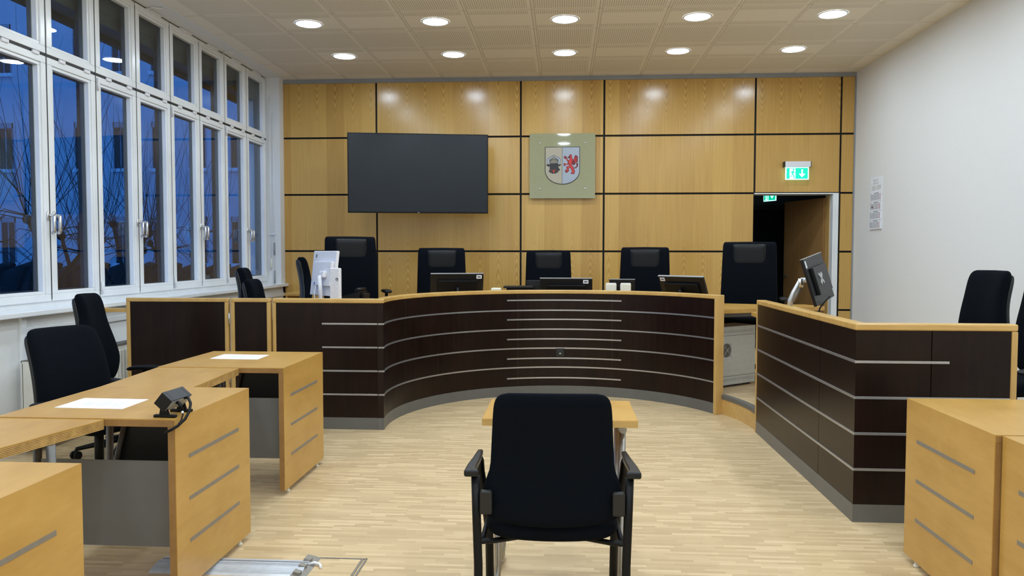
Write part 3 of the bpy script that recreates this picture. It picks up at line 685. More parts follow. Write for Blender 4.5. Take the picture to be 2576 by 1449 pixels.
# local x runs towards the back wall, -y points into the room (after rotation -y -> +x ... so faces use +y)
def crd(z0, z1, mat, name, d0, d1, par=cl):
    return G().box(-.165, .165, d0, d1, z0, z1).mk(name, mat, par)
crd(.14,.30, M_paper, 'header_card', .001, .006)
crd(-.30,.14, M_paper, 'back_board', .001, .005)
text('2025', .085, M_ink, cl, (.02,.0068,.245), (R_(90),0,R_(180)), 'year_lettering')
g = G(); g.box(-.13,-.01,.0062,.0068,.155,.205); g.box(.01,.13,.0062,.0068,.150,.205); g.mk('header_print', plain('pale_print', (.66,.67,.68), .8), cl)
for k in range(4):
    z1 = .125-k*.107; pg = crd(z1-.103, z1, M_paper, 'month_sheet', .006, .010+.002*k)
    y_ = .0104+.002*k; g = G(); g2 = G()
    for c in range(7):
        for r in range(5):
            if (k == 1 and c > 4) or (c > 5): (g2).box(.125-c*.042,.140-c*.042,y_,y_+.0004,z1-.032-r*.014,z1-.021-r*.014)
            else: g.box(.125-c*.042,.140-c*.042,y_,y_+.0004,z1-.032-r*.014,z1-.021-r*.014)
    g.box(-.08,.05,y_,y_+.0004,z1-.013,z1-.007); g.box(.13,.145,y_,y_+.0004,z1-.013,z1-.007)
    g.mk('date_print', M_inkd, pg); g2.mk('weekend_print', M_inkr, pg)
G().box(.075,.105,.0125,.0145,-.055,-.03).mk('date_marker', plain('marker_red', (.12,.01,.03), .5), cl)
# ================================================================== radiator
rd = thing('radiator', 'white ribbed panel radiator under the windows', 'radiator', (XL-.012, 4.93, 0))
LR = 1.75
g = G(); g.box(.035,.045,0,LR,.10,.62)
for k in range(int(LR/.0455)):
    y = .02+k*.0455; g.box(.045,.055,y,y+.028,.13,.59)
g.box(.115,.125,0,LR,.10,.62)
for k in range(int(LR/.0455)):
    y = .02+k*.0455; g.box(.125,.134,y,y+.028,.14,.585)
g.mk('ribbed_panel', M_rad, rd, bevel=.003)
G().box(.03,.130,0,.004,.10,.63).mk('side_cover', M_rad, rd); G().box(.03,.130,LR-.004,LR,.10,.63).mk('side_cover', M_rad, rd)
g = G()
for k in range(int(LR/.03)): g.box(.035,.125,.006+k*.03,.022+k*.03,.628,.634)
g.box(.030,.036,0,LR,.622,.636); g.box(.124,.130,0,LR,.622,.636); g.mk('top_grille', M_greypanel, rd)
g = G(); g.box(0,.035,.2,.24,.3,.5); g.box(0,.035,1.4,1.44,.3,.5); g.box(.05,.09,.2,.24,0,.10); g.box(.05,.09,1.4,1.44,0,.10); g.mk('bracket', M_rad, rd)
# ================================================================== desks
def make_desk(label, loc, rz=0, group='birch desks with slotted end panels', W_=.72, DP=.70):
    t = thing('slotted_desk', label, 'desk', loc, rz, group)
    T_ = .030
    def mit(pts, nm):
        n = len(pts); g = G(); vs = [(a,0,b) for a,b in pts]+[(a,DP,b) for a,b in pts]
        g.add(vs, [tuple(range(n)), tuple(range(2*n-1,n-1,-1))]+[(i,n+i,n+(i+1)%n,(i+1)%n) for i in range(n)])
        return fix(g.mk(nm, M_birch, t))
    mit([(-W_,.72-T_),(-T_-.0002,.72-T_),(-.0002,.72),(-W_,.72)], 'desktop')
    # edge bands in darker solid wood, framed look on the open side
    G().box(-W_, -.004, -.0022, 0.0, .72-T_+.001, .7165).mk('top_edge_band', M_edge, t); G().box(-W_,-.004,DP,DP+.0022,.72-T_+.001,.7165).mk('top_edge_band', M_edge, t)
    mit([(-T_,.03),(0,.03),(0,.7198),(-T_,.6898)], 'end_panel')
    G().box(-T_+.001, -.003, -.0022, 0, .031, .69).mk('panel_edge_band', M_edge, t); G().box(-T_+.001, -.003, DP, DP+.0022, .031, .69).mk('panel_edge_band', M_edge, t)
    for z in (.552, .382, .212):
        G().box(-.001, .0016, .105, .575, z-.0075, z+.0075).mk('slot_inlay', M_slot, t)
    G().box(-W_+.12, -T_-.0005, .085, .088, .19, .535).mk('modesty_sheet', M_greypanel, t)
    G().prism([(-.43,.40),(-T_-.0005,.40),(-T_-.0005,.689),(-.35,.689)], -.0015, .0015, Matrix.Translation((0,.30,0)) @ Matrix.Rotation(pi/2,4,'X')).mk('cable_board', M_blackpanel, t)
    for y in (.09, DP-.09): G().lathe([(0,0),(.012,0),(.012,.008),(.007,.010),(.007,.030)], (-.016,y,0), seg=16).mk('glide_foot', M_cream, t)
    for y in (.10, DP-.10): G().tube([(-W_+.08, y, .004),(-W_+.10, y, .689)], .016).mk('leg', M_steel, t)
    G().tube([(-.475,.286,.22),(-.355,.286,.685)], .011).mk('brace', M_steel, t)
    return t
d1 = make_desk('left birch desk with paper on it nearest the dark screens', (-1.542, 4.190, 0))
dup(d1, (-1.478, 2.856, 0), 0, 'left birch desk carrying the small black box on its corner', d1['group'])
dup(d1, (-1.452, 2.236-.70, 0), 0, 'left birch desk cut off by the bottom left corner', d1['group'])
dup(d1, (1.518, 3.512, 0), pi, 'right birch desk nearest the dark side bench', d1['group'])
dup(d1, (1.538, 2.800, 0), pi, 'right birch desk cut off by the right edge', d1['group'])
def ext(label, poly, legs):
    t = thing('connecting_table', label, 'table', (0,0,0), 0, 'plywood connecting tops')
    cx = sum(p[0] for p in poly)/len(poly); cy = sum(p[1] for p in poly)/len(poly); t.location = (cx, cy, 0)
    P = [(p[0]-cx, p[1]-cy) for p in poly]
    G().prism(P, .6785, .7125).mk('core', M_ply, t); G().prism(P, .7126, .7165).mk('tabletop', M_birch, t)
    for x, y in legs: 
        x -= cx; y -= cy; G().tube([(x+.012,y,.004),(x,y,.678)], .0155).mk('leg', M_steel, t); G().lathe([(0,0),(.022,0),(.022,.008),(0,.008)], (x+.012,y,0), seg=16).mk('glide_foot', M_blackpanel, t)
    return t
ext('plywood connecting table between the two farther left desks', [(-1.757,3.562),(-1.795,4.186),(-2.262,4.186),(-2.21,3.562)], [(-1.86,3.75),(-1.86,4.05),(-2.16,3.75),(-2.14,4.05)])
ext('plywood connecting table between the two nearer left desks', [(-1.757,2.850),(-1.87,2.243),(-2.30,2.243),(-2.20,2.850)], [(-1.80,2.60),(-2.12,2.72),(-2.10,2.38)])
# papers
def paper(label, pts):
    cx = sum(p[0] for p in pts)/4; cy = sum(p[1] for p in pts)/4
    t = thing('paper_sheet', label, 'paper', (cx, cy, .7204), 0, 'printed sheets on the desks')
    G().prism([(x-cx,y-cy) for x,y in pts], 0, .0006).mk('sheet', M_paper, t)
    a = Vector((pts[1][0]-pts[0][0], pts[1][1]-pts[0][1])); 
    g = G(); rnd = random.Random(int(cx*1000))
    o0 = Vector((pts[0][0]-cx, pts[0][1]-cy)); U = Vector((pts[3][0]-pts[0][0], pts[3][1]-pts[0][1])); V = Vector((pts[1][0]-pts[0][0], pts[1][1]-pts[0][1]))
    for i in range(13):
        u = .80-.045*i; 
        v0, v1 = .22+rnd.random()*.05, .50+rnd.random()*.30
        if i in (3, 8): continue
        q = [o0+U*u+V*v0, o0+U*(u+.014)+V*v0, o0+U*(u+.014)+V*v1, o0+U*u+V*v1]
        g.add([(p.x,p.y,.0009) for p in q], [(0,1,2,3)])
    q = [o0+U*.90+V*.05, o0+U*.955+V*.05, o0+U*.955+V*.10, o0+U*.90+V*.10]; g.add([(p.x,p.y,.0009) for p in q], [(0,1,2,3)])
    g.mk('printed_text', M_ink, t)
paper('white printed sheet on the farther left desk', [(-2.120,4.525),(-2.125,4.735),(-1.828,4.722),(-1.822,4.512)])
paper('white printed sheet on the left desk beside the black box', [(-2.085,3.040),(-2.090,3.250),(-1.793,3.240),(-1.788,3.030)])
# ------------------------------------------------------------------ black camera/speaker box on desk 2
cb = thing('conference_box', 'small black box device tilted on a stand with cables on desk corner', 'device', (-1.530, 2.945, .720), R_(-4))
for s in (-1,1): G().box(-.045,.045, s*.056-.010, s*.056+.010, 0, .011).mk('foot_bar', M_plastic, cb, bevel=.003)
T = Matrix.Translation((0,0,.062)) @ Matrix.Rotation(R_(40), 4, 'Y')
G().box(-.026,.026,-.072,.072,-.028,.028,T).mk('housing', M_plasticg, cb, bevel=.0015)
g = G(); g.box(-.0264,.0264,-.0545,-.0540,-.0284,.0284,T); g.box(-.0264,.0264,.0540,.0545,-.0284,.0284,T); g.mk('housing_seam', M_blackpanel, cb)
G().box(.0255,.0275,-.066,.066,-.024,.024,T).mk('connector_plate', M_wgrey, cb)
for s in (-1,1):
    g = G(); g.prism([(-.022,0),(.022,0),(.008,.045),(-.014,.045)], -.003, .003, Matrix.Translation((0,s*.060,.006)) @ Matrix.Rotation(pi/2,4,'X')); g.mk('stand_arm', M_plastic, cb)
cbl = thing('device_cable', 'thick black cable drooping from the black box over the desk corner', 'cable', (-1.49, 2.95, .76), 0, 'cables of the black box')
G().tube([(-.01,.02,.020),(.018,.0,.028),(.038,-.02,.008),(.047,-.05,-.016),(.042,-.075,-.042),(.028,-.105,-.062),(.010,-.118,-.074),(-.02,-.115,-.088)], .0055, seg=10).mk('cord', M_plastic, cbl)
cb2 = thing('device_cable', 'thin black plug cable beside the thick one at the desk corner', 'cable', (-1.49, 2.95, .76), 0, 'cables of the black box')
G().tube([(-.020,-.03,.018),(.000,-.035,.010),(.014,-.042,-.010)], .007, seg=10).mk('plug', M_plastic, cb2)
G().tube([(.014,-.042,-.010),(.022,-.052,-.03),(.024,-.07,-.048),(.020,-.09,-.062),(.010,-.108,-.070)], .003, seg=8).mk('cord', M_plastic, cb2); G().tube([(.0175,-.0465,-.018),(.020,-.0495,-.026)], .0042, seg=8).mk('cable_tag', M_paper, cb2)
# light switch box below desk 2 edge
tag(G().box(-.008,.0,-.03,.03,-.055,.055).mk('outlet_box', M_rack, bevel=.004, loc=(-1.510,2.93,.60)), 'grey outlet box fixed inside the end panel of the middle left desk', 'outlet')
# ------------------------------------------------------------------ floor outlet and cable bridge
fb = thing('floor_outlet', 'square floor outlet box with open metal frame and parquet lid', 'floor outlet', (-.975, 3.215, 0))
g = G(); w1, h1 = .115, .125
for a in ((-w1,w1,h1-.008,h1),(-w1,w1,-h1,-h1+.008),(-w1,-w1+.008,-h1,h1),(w1-.008,w1,-h1,h1)): g.box(a[0],a[1],a[2],a[3],.0003,.005)
g.box(w1-.024,w1-.016,-h1,h1,.0003,.004)
g.mk('frame', M_slot, fb, bevel=.001)
G().box(-w1+.012,w1-.026,-h1+.012,h1-.012,.0002,.003).mk('lid', M_floor, fb)
g = G(); T = Matrix.Translation((-w1-.005,0,.005)) @ Matrix.Rotation(R_(12), 4, 'Y'); g.box(-.035,.035,-h1,h1,0,.004,T)
for y in (-.09,-.02,.05): g.box(-.03,.0,y,y+.03,.004,.016,T)
g.mk('flap', M_slot, fb, bevel=.001)
cbr = thing('cable_bridge', 'silver aluminium cable bridge lying on the floor under the desk', 'cable bridge', (-1.33, 3.215, 0))
def brp(y0, y1, za, zb): return [(y0,0),(y0,za),(y1,zb),(y1,0)]
g = G()
TB = Matrix.Rotation(pi/2, 4, 'Z') @ Matrix.Rotation(pi/2, 4, 'X')
def ext_x(g, prof, x0, x1):
    n = len(prof); vs = [(x0,p[0],p[1]) for p in prof]+[(x1,p[0],p[1]) for p in prof]
    g.add(vs, [tuple(range(n)), tuple(range(2*n-1,n-1,-1))]+[(i,n+i,n+(i+1)%n,(i+1)%n) for i in range(n)])
ext_x(g, [(-.085,0),(-.075,.006),(-.02,.018),(.024,.018),(.024,0)], -.42, .235); g.mk('front_cover', M_bridge, cbr)
g = G()
for k in range(9): ext_x(g, [(-.070+k*.009,.0066+k*.00165),(-.070+k*.009,.0095+k*.00165),(-.066+k*.009,.0095+k*.00165),(-.066+k*.009,.0066+k*.00165)], -.42, .233)
fix(g.mk('grip_ribs', M_bridge, cbr))
g = G(); ext_x(g, [(.024,0),(.024,.013),(.036,.013),(.036,0)], -.42, .235); g.mk('centre_slot', M_blackpanel, cbr)
g = G(); ext_x(g, [(.036,0),(.036,.018),(.062,.014),(.08,.0)], -.42, .235); fix(g.mk('back_cover', M_bridge, cbr))
G().tube([(.235,.03,.010),(.26,.035,.016),(.285,.03,.012),(.30,.0,.01)], .006, seg=10).mk('cable_end', M_white, cbr)
# ================================================================== witness table
wt = thing('witness_table', 'small light wood table with tubular steel legs behind the front chair', 'table', (-.011, 3.16, 0))
G().box(-.299,.299,-.20,.20,.691,.72).mk('tabletop', M_birch, wt, bevel=.002)
G().box(-.298,.298,-.2022,-.2,.692,.717).mk('front_edge', M_rail, wt)
for s in (-1,1):
    x = s*.245
    G().tube([(x,-.10,.66),(x,-.10,.10),(x+s*.006,-.11,.05),(x+s*.01,-.16,.02),(x+s*.01,-.24,.018)], .0155).mk('leg', M_steelb, wt)
    G().tube([(x,.13,.67),(x,.13,.10),(x+s*.006,.12,.05),(x+s*.01,.16,.02),(x+s*.01,.24,.018)], .0155).mk('leg', M_steelb, wt)
    G().tube([(x,-.16,.675),(x,.16,.675)], .0155).mk('top_bar', M_steelb, wt)
G().tube([(-.245,.13,.2),(.245,.13,.2)], .012).mk('cross_bar', M_steelb, wt)
# ================================================================== chairs
def back_pillow(g, zb, zt, wb, wt_, th, yf, crn=9, side_curve=.04, waist=None):
    def f(u, v, s):
        uu, vv = rr(u, v, crn); h_ = (vv+1)/2
        wd = wb+(wt_-wb)*h_ if waist is None else waist(h_)
        z = zb+(zt-zb)*h_; t_ = th*(1-abs(u)**6)**(1/2.6)*(1-abs(v)**8)**(1/2.6)
        return (uu*wd/2, yf(h_)+side_curve*uu*uu+s*t_/2, z)
    g.pillow(f, T=None); return g
def seat_pillow(g, x, y0, y1, z, th, crn=7, dish=.012):
    def f(u, v, s):
        uu, vv = rr(u, v, crn); t_ = th*(1-abs(u)**6)**(1/2.6)*(1-abs(v)**6)**(1/2.6)
        return (uu*x, (y0+y1)/2+vv*(y1-y0)/2, z+s*t_/2-(dish*(1-uu*uu) if s > 0 else 0)-.012*max(0,vv)**3)
    # orient so side=+1 is up
    g.pillow(f); return g
def star_base(t):
    g = G()
    for k in range(5):
        a = 2*pi*k/5+.3; g.tube([(.03*cos(a),.03*sin(a),.105),(.17*cos(a),.17*sin(a),.085),(.29*cos(a),.29*sin(a),.068)], .022, r2=.013, seg=8)
    g.lathe([(0,.07),(.035,.07),(.04,.12),(.03,.15),(0,.15)], seg=16)
    g.mk('star_base', M_plastic, t)
    for k in range(5):
        a = 2*pi*k/5+.3; x, y = .29*cos(a), .29*sin(a)
        c = G(); T = Matrix.Translation((x,y,.028)) @ Matrix.Rotation(a+.6, 4, 'Z') @ Matrix.Rotation(pi/2, 4, 'X')
        for s in (-1,1): c.cyl((0,0), .028, s*.008, s*.024, 16, T)
        c.tube([(x,y,.028),(x,y,.07)], .008, seg=8); c.mk('castor', M_plastic, t)
def judge_chair(label, loc, rz, lift):
    """faces local +Y; z measured from the platform"""
    t = thing('judge_chair', label, 'chair', loc, rz, 'high-back judges chairs'); dz = lift
    star_base(t)
    G().tube([(0,0,.14),(0,0,.42)], .025).mk('gas_column', M_plastic, t, loc=(0,0,dz))
    fixs = seat_pillow(G(), .265, -.24, .26, .475, .13).mk('seat', M_fabric, t, loc=(0,0,dz))
    yf = lambda h: -.25-.07*h+.03*sin(pi*h)
    g = G(); back_pillow(g, .48, 1.255, .56, .515, .105, yf, crn=22, side_curve=.0); g.mk('backrest', M_fabric, t, loc=(0,0,dz))
    g = G()
    def f(u, v, s):
        uu, vv = rr(u, v, 14); th = .075*(1-abs(u)**9)**(1/2.4)*(1-abs(v)**7)**(1/2.4)
        return (uu*.163, -.262+s*th/2, 1.118+vv*.112)
    g.pillow(f); g.mk('headrest', M_leather, t, loc=(0,0,dz))
    for s in (-1,1):
        o = G().tube([(s*.20,0,.42),(s*.31,0,.44),(s*.32,0,.50),(s*.32,0,.69)], .016).mk('arm_support', M_plastic, t, loc=(0,0,dz))
        g = G(); g.pillow(lambda u,v,sd: (s*.32+u*.04*(1-abs(v)**6*.999)**(1/6), v*.14, .700+sd*.018*(1-u**4)**.4*(1-abs(v)**6)**.4), 8, 16); g.mk('armrest', M_leather, t, loc=(0,0,dz))
    return t
JC = [((-2.075,7.62),R_(180+22),.115,'tallest black judge chair at left of the television edge, behind the white monitor'),
      ((-1.29,8.25),R_(180+10),.003,'black judge chair below the television, second from left in the judges row'),
      ((-.155,8.80),R_(180+3),-.02,'middle black judge chair of the five, below the glass coat of arms'),
      ((.845,8.22),R_(180-8),.012,'black judge chair behind the two white boxes, second from right'),
      ((1.80,7.68),R_(180-14),.062,'black judge chair before the dark doorway, rightmost of the five')]
j0 = None
for (xy, rz, lf, lab) in JC:
    if j0 is None: j0 = judge_chair(lab, (xy[0],xy[1],PL), rz, 0); base0 = j0; \
        [setattr(c, 'location', c.location+Vector((0,0,lf))) for c in j0.children if not c.name.startswith(('star_base','castor'))]; lf0 = lf
    else: dup(j0, (xy[0],xy[1],PL), rz, lab, None, lf-lf0)
def task_chair(label, loc, rz, shell=True, low=False, zf=0, group='swivel chairs with tall backs', topw=.27):
    t = thing('swivel_chair', label, 'chair', loc, rz, group)
    star_base(t)
    G().tube([(0,0,.14),(0,0,.40)], .025).mk('gas_column', M_plastic, t)
    seat_pillow(G(), .245, -.22, .26, .425, .10).mk('seat', M_fabric, t)
    top = .93 if low else 1.085
    if low: wf = lambda h: .47-.05*h-.02*max(0,.5-h); yf = lambda h: -.20-.13*h+.03*sin(pi*h)
    else: wf = lambda h: (.47+.03*sin(pi*min(1,h/.4)))-(.47-topw)*(lambda q: q*q*(3-2*q))(min(1,max(0,(h-.22)/.55))); yf = lambda h: -.245-.005*h+.035*sin(pi*h*1.15)
    g = G(); back_pillow(g, .46, top, .46, .42, .085 if low else .10, yf, crn=8 if low else 11, side_curve=.03, waist=wf); g.mk('backrest', M_fabric, t)
    g = G()
    yf2 = lambda h: yf(h*.97)-.040
    back_pillow(g, .45, top-.03, .46, .42, .05, yf2, crn=8 if low else 11, side_curve=.03, waist=lambda h: wf(h)*.98); g.mk('back_shell', M_shell, t)
    for s in (-1,1):
        G().tube([(s*.18,-.02,.38),(s*.27,-.02,.38),(s*.285,-.02,.43),(s*.285,-.01,.535)], .015).mk('arm_support', M_plastic, t)
        g = G(); g.pillow(lambda u,v,sd: (s*.285+u*.042*(1-abs(v)**5*.999)**(1/5), v*.155+.02, .545+sd*.017*(1-u**4)**.4*(1-abs(v)**6)**.4-.012*v*v), 8, 18); g.mk('armrest', M_plastic, t)
    return t
RX = R_(-90)   # facing +x
tc1 = task_chair('tall black swivel chair beside the radiator at the left desks', (-2.95, 5.02, 0), R_(-90), topw=.22)
dup(tc1, (-2.87, 7.42, PL), R_(-84), 'tall black swivel chair behind the screens with grey plastic shell', lift=-.03)
dup(tc1, (-2.55, 6.80, PL), R_(-96), 'lower black swivel chair in front of the tall one behind the screens', lift=-.12)
dup(tc1, (-2.59, 8.35, PL), R_(-73), 'black swivel chair seen from the side left of the white monitor', lift=.07)
tc2 = task_chair('black swivel chair at the right wall, fully visible one', (2.70, 5.52, PL), R_(90+7), topw=.38)
dup(tc2, (2.69, 4.81, PL), R_(90+7), 'black swivel chair cut off by the right photo edge', lift=-.005)
lc = task_chair('low-backed black armchair turned away behind the left desks', (-2.62, 4.20, 0), R_(-110), low=True, group='low-backed swivel chair')
# ------------------------------------------------------------------ foreground visitor chair
vc = thing('visitor_chair', 'black upholstered four-legged armchair seen from behind in the foreground', 'chair', (-.034, 2.62, 0), R_(1))
wf = lambda h: .478-.05*min(1,max(0,(h-.22)/.16))**1*(1 if h > .22 else 0)-.032*max(0,(h-.38)/.62)
def wf(h):
    s = min(1, max(0, (h-.18)/.25)); s = s*s*(3-2*s); return .482-.052*s-.034*max(0,(h-.3)/.7)
yf = lambda h: .00-.035*h+.02*sin(pi*h)
g = G(); back_pillow(g, .445, .888, .47, .40, .050, yf, crn=10, side_curve=-.0, waist=wf)
vs = g.v; g.v = [(x, y+.06*x*x*4, z-(.022*(1-(x/.24)**2) if z < .52 else 0)*max(0,(0.52-z)/.065)) for (x,y,z) in vs]
g.mk('backrest', M_fabric, vc)
g = G()
def f(u, v, s):
    uu, vv = rr(u, v, 8); t_ = .085*(1-abs(u)**6)**(1/2.4)*(1-abs(v)**8)**(1/2.4)
    return (uu*.232, .250+vv*.240, .392+s*t_/2+.016*uu*uu-.02*max(0,vv)**3)
g.pillow(f); g.mk('seat', M_fabric, vc)
for s in (-1,1):
    G().tube([(s*.246,-.075,.012),(s*.250,-.03,.30),(s*.257,-.012,.45),(s*.262,.0,.595)], (.0125,.015), seg=12).mk('leg', M_plastic, vc)
    G().tube([(s*.240,.375,.012),(s*.240,.33,.28),(s*.258,.285,.46),(s*.268,.262,.54),(s*.268,.235,.585),(s*.268,.20,.602)], (.012,.016), seg=12).mk('leg', M_plastic, vc)
    G().tube([(s*.248,-.02,.375),(s*.20,.03,.360),(s*.12,.09,.352)], .010, seg=8).mk('seat_bracket', M_plastic, vc)
    G().box(s*.203, s*.246, -.030, -.006, .470, .552).mk('back_bracket', M_shell, vc, bevel=.006)
    g = G(); P_ = [(.247,-.028),(.300,-.028),(.296,.06),(.286,.16),(.278,.262),(.258,.262),(.257,.16),(.262,.06),(.262,.02)]
    g.prism([(s*a, b) for a, b in P_], .598, .622); o = g.mk('armrest', M_plasticg, vc, bevel=.007, seg=3)
    G().tube([(s*.240,.02,.365),(s*.235,.36,.36)], .010, seg=8).mk('side_rail', M_plastic, vc)
    G().lathe([(0,0),(.016,0),(.016,.016),(0,.016)], (s*.246,-.076,0), seg=12).mk('glide_foot', M_plastic, vc); G().lathe([(0,0),(.016,0),(.016,.016),(0,.016)], (s*.240,.375,0), seg=12).mk('glide_foot', M_plastic, vc)
# ================================================================== things on the judges' table
ZT_ = .8805
def monitor(label, loc, rz, tilt, top, w_=.52, h_=.33, sticker=None, portrait=False, dark=True, grp='black monitors on the judges table'):
    """back of the screen faces local -Y; top = world height of the top edge"""
    t = thing('monitor', label, 'monitor', (loc[0],loc[1],ZT_), rz, grp)
    ht = top-ZT_; h_ = min(h_, ht-.012)
    T = Matrix.Translation((0,0,ht)) @ Matrix.Rotation(R_(tilt), 4, 'X')
    G().box(-w_/2,w_/2,0,.022,-h_,0,T).mk('housing', M_plasticg, t, bevel=.003)
    G().box(-w_/2+.01,w_/2-.01,.0222,.024,-h_+.012,-.010,T).mk('screen', M_blackpanel, t)
    G().box(-w_/2*.74,w_/2*.74,-.028,0,-h_*.86,-.065,T).mk('back_cover', M_plastic, t, bevel=.006)
    G().box(-w_/2,w_/2,-.002,.02,-.004,.0015,T).mk('top_edge', M_wgrey, t)
    p = T @ Vector((0,-.03,-h_*.5))
    G().tube([(p.x,p.y-.02,.01),(p.x,p.y-.015,p.z)], .018).mk('stand', M_plastic, t)
    G().box(-.11,.11,p.y-.09,p.y+.09,0,.012).mk('stand_base', M_plastic, t, bevel=.004)
    if sticker is not None: 
        s_ = G().box(sticker-.026,sticker+.026,-.0012,0,-.052,-.016,T).mk('sticker', M_paper, t); G().box(sticker-.016,sticker+.016,-.0018,-.0012,-.040,-.028,T).mk('sticker_print', M_inkd, s_)
    return t
monitor('black monitor behind the bench, in front of the second judge chair', (-1.03,7.55), R_(15), 14, 1.158, sticker=.215)
monitor('black monitor in front of the middle judge chair', (.03,7.72), R_(-3), 12, 1.110, sticker=.195)
monitor('black monitor turned askew right of the white boxes', (1.10,7.42), R_(-42), 26, 1.140, w_=.50, sticker=-.205)
monitor('small black monitor half hidden by the two white boxes', (.60,7.95), R_(-4), 6, 1.095, w_=.26, h_=.19)
# white paper boxes
for (x, lab) in ((.465,'left of the two small white card boxes on the bench'), (.605,'right of the two small white card boxes on the bench')):
    t = thing('card_box', lab, 'box', (x, 7.56, ZT_), R_(-8), 'white card boxes')
    G().box(-.05,.05,-.045,.045,0,.185).mk('carton', M_cream, t, bevel=.008); G().box(-.046,.046,-.041,.041,.185,.190).mk('lid', M_paper, t, bevel=.004)
tag(G().box(-.15,.15,-.11,.11,0,.02).mk('laptop', M_plasticg, bevel=.004, loc=(-.45,7.92,ZT_+.125)), 'flat dark closed laptop lying on a stand between two monitors', 'laptop')
tag(G().box(-.12,.12,-.09,.09,0,.1245).mk('paper_tray', M_plastic, bevel=.004, loc=(-.45,7.92,ZT_)), 'black desk tray carrying the closed laptop', 'tray')
tag(G().box(-.05,.05,-.04,.04,0,.135).mk('tissue_box', M_cream, bevel=.012, loc=(-.66,7.66,ZT_)), 'small cream box just right of the second chair monitor', 'box')
# laptop lid outline by the middle chair
tag(G().box(-.11,.11,0,.012,0,.20).mk('tablet_computer', M_plasticg, bevel=.006, loc=(-.27,8.02,ZT_)), 'thin black tablet standing left of the middle monitor', 'tablet')
# white monitor with white computer behind (seen from the back)
wm = thing('white_monitor', 'white flat monitor seen from behind at the left of the bench', 'monitor', (-2.15, 6.78, ZT_), R_(-43))
T = Matrix.Translation((0,0,.10)) @ Matrix.Rotation(R_(-7), 4, 'X')
G().box(-.20,.20,0,.03,0,.40,T).mk('housing', M_wplastic, wm, bevel=.006); G().box(-.19,.19,.030,.032,.02,.385,T).mk('screen', M_blackpanel, wm)
G().box(-.10,.185,-.035,0,.085,.30,T).mk('back_cover', M_wplastic, wm, bevel=.006)
g = G(); [g.box(-.101,-.0995,-.030,-.012,.10+i*.03,.122+i*.03,T) for i in range(6)]; g.mk('vent_slots', M_greypanel, wm)
G().box(.055,.135,-.075,-.035,.155,.215,T).mk('stand_mount', M_wplastic, wm, bevel=.012)
G().box(-.155,-.125,-.0012,0,.335,.375,T).mk('sticker', M_rack, wm); G().box(-.150,-.135,-.002,-.0012,.345,.362,T).mk('sticker_print', M_inkd, wm)
G().box(-.080,-.062,-.0362,-.0352,.095,.115,T).mk('round_logo', plain('blue_mark', (.08,.12,.55), .5), wm)
g = G()
for x in (-.05,.04,.06): g.tube([(x,-.02,.19),(x+.005,-.04,.10),(x+.02,-.03,.01)], .005, seg=8)
g.mk('cable', M_wplastic, wm)
G().tube([(.09,-.05,.01),(.09,-.06,.28)], .018).mk('stand', M_wplastic, wm); G().box(-.02,.20,-.13,.06,0,.014).mk('stand_base', M_wplastic, wm, bevel=.004)
wp = thing('white_computer', 'slim white computer case standing beside the white monitor', 'computer', (-1.925, 6.48, ZT_), R_(-16))
G().box(-.048,.048,-.02,.02,0,.350).mk('case', M_wplastic, wp, bevel=.008); G().lathe([(0,0),(.014,0),(.014,.003)], T=Matrix.Translation((.026,-.0205,.255)) @ Matrix.Rotation(pi/2,4,'X'), seg=16).mk('power_button', M_wgrey, wp)
# phone
ph = thing('desk_phone', 'dark grey desk phone with handset on the bench', 'telephone', (-1.925, 6.99, ZT_+.001), R_(-10))
g = G(); g.prism([(0,0),(.22,0),(.22,.13),(.02,.075)], -.09, .09, Matrix.Translation((-.11,0,0)) @ Matrix.Rotation(pi/2,4,'X')); g.mk('base', M_plasticg, ph, bevel=.004)
G().tube([(.085,-.09,.145),(.085,.09,.145)], .016).mk('handset', M_plasticg, ph); G().box(.125,.15,-.06,.06,0,.11).mk('handset_rest', M_plasticg, ph, bevel=.004)
# side desk of light wood at far left + socket behind it
sd = thing('side_desk', 'narrow light wood side desk against the back wall at left', 'desk', (-2.92, 9.2, PL))
G().box(-.32,.45,-.35,.35,.70,.73).mk('desktop', M_birch, sd, bevel=.002); 
for x in (-.30,.42): G().box(x-.015,x+.015,-.33,.33,0,.70).mk('leg_panel', M_birch, sd, bevel=.002)
tag(G().box(-.04,.04,-.012,0,-.09,.09).mk('wall_socket', M_cream, bevel=.004, loc=(-3.02,D-.0065,.98)), 'cream double wall socket low on the wood panelling at left', 'socket')
# monitor on swing arm (right)
am = thing('swivel_monitor', 'black monitor tilted on a silver swing arm behind the side bench', 'monitor', (2.00, 6.22, 1.165), R_(57))
T = Matrix.Rotation(R_(-16), 4, 'X') @ Matrix.Rotation(R_(-6), 4, 'Y')
G().box(-.275,.275,0,.024,-.185,.185,T).mk('housing', M_plasticg, am, bevel=.003); G().box(-.265,.265,.0242,.026,-.172,.176,T).mk('screen', M_blackpanel, am)
G().box(-.19,.19,-.030,0,-.115,.10,T).mk('back_cover', M_plasticg, am, bevel=.006); G().box(-.275,.275,-.002,.022,.183,.187,T).mk('top_edge', M_silver, am)
g = G(); T3 = T; T = T @ Matrix.Translation((-.06,0,0)); g.box(-.055,.055,-.036,-.030,-.012,.012,T @ Matrix.Rotation(R_(45),4,'Y')); g.box(-.055,.055,-.036,-.030,-.012,.012,T @ Matrix.Rotation(R_(-45),4,'Y')); g.mk('mount_plate', M_silver, am); T = T3
sa_ = G().box(-.255,-.225,-.0012,0,.11,.165,T).mk('sticker', M_paper, am)
ar = am
ARM = (Matrix.Translation((2.00,6.22,1.165)) @ Matrix.Rotation(R_(57),4,'Z')).inverted() @ Matrix.Translation((1.80,6.30,.875))
def arm(o):
    o.data.transform(ARM); return o
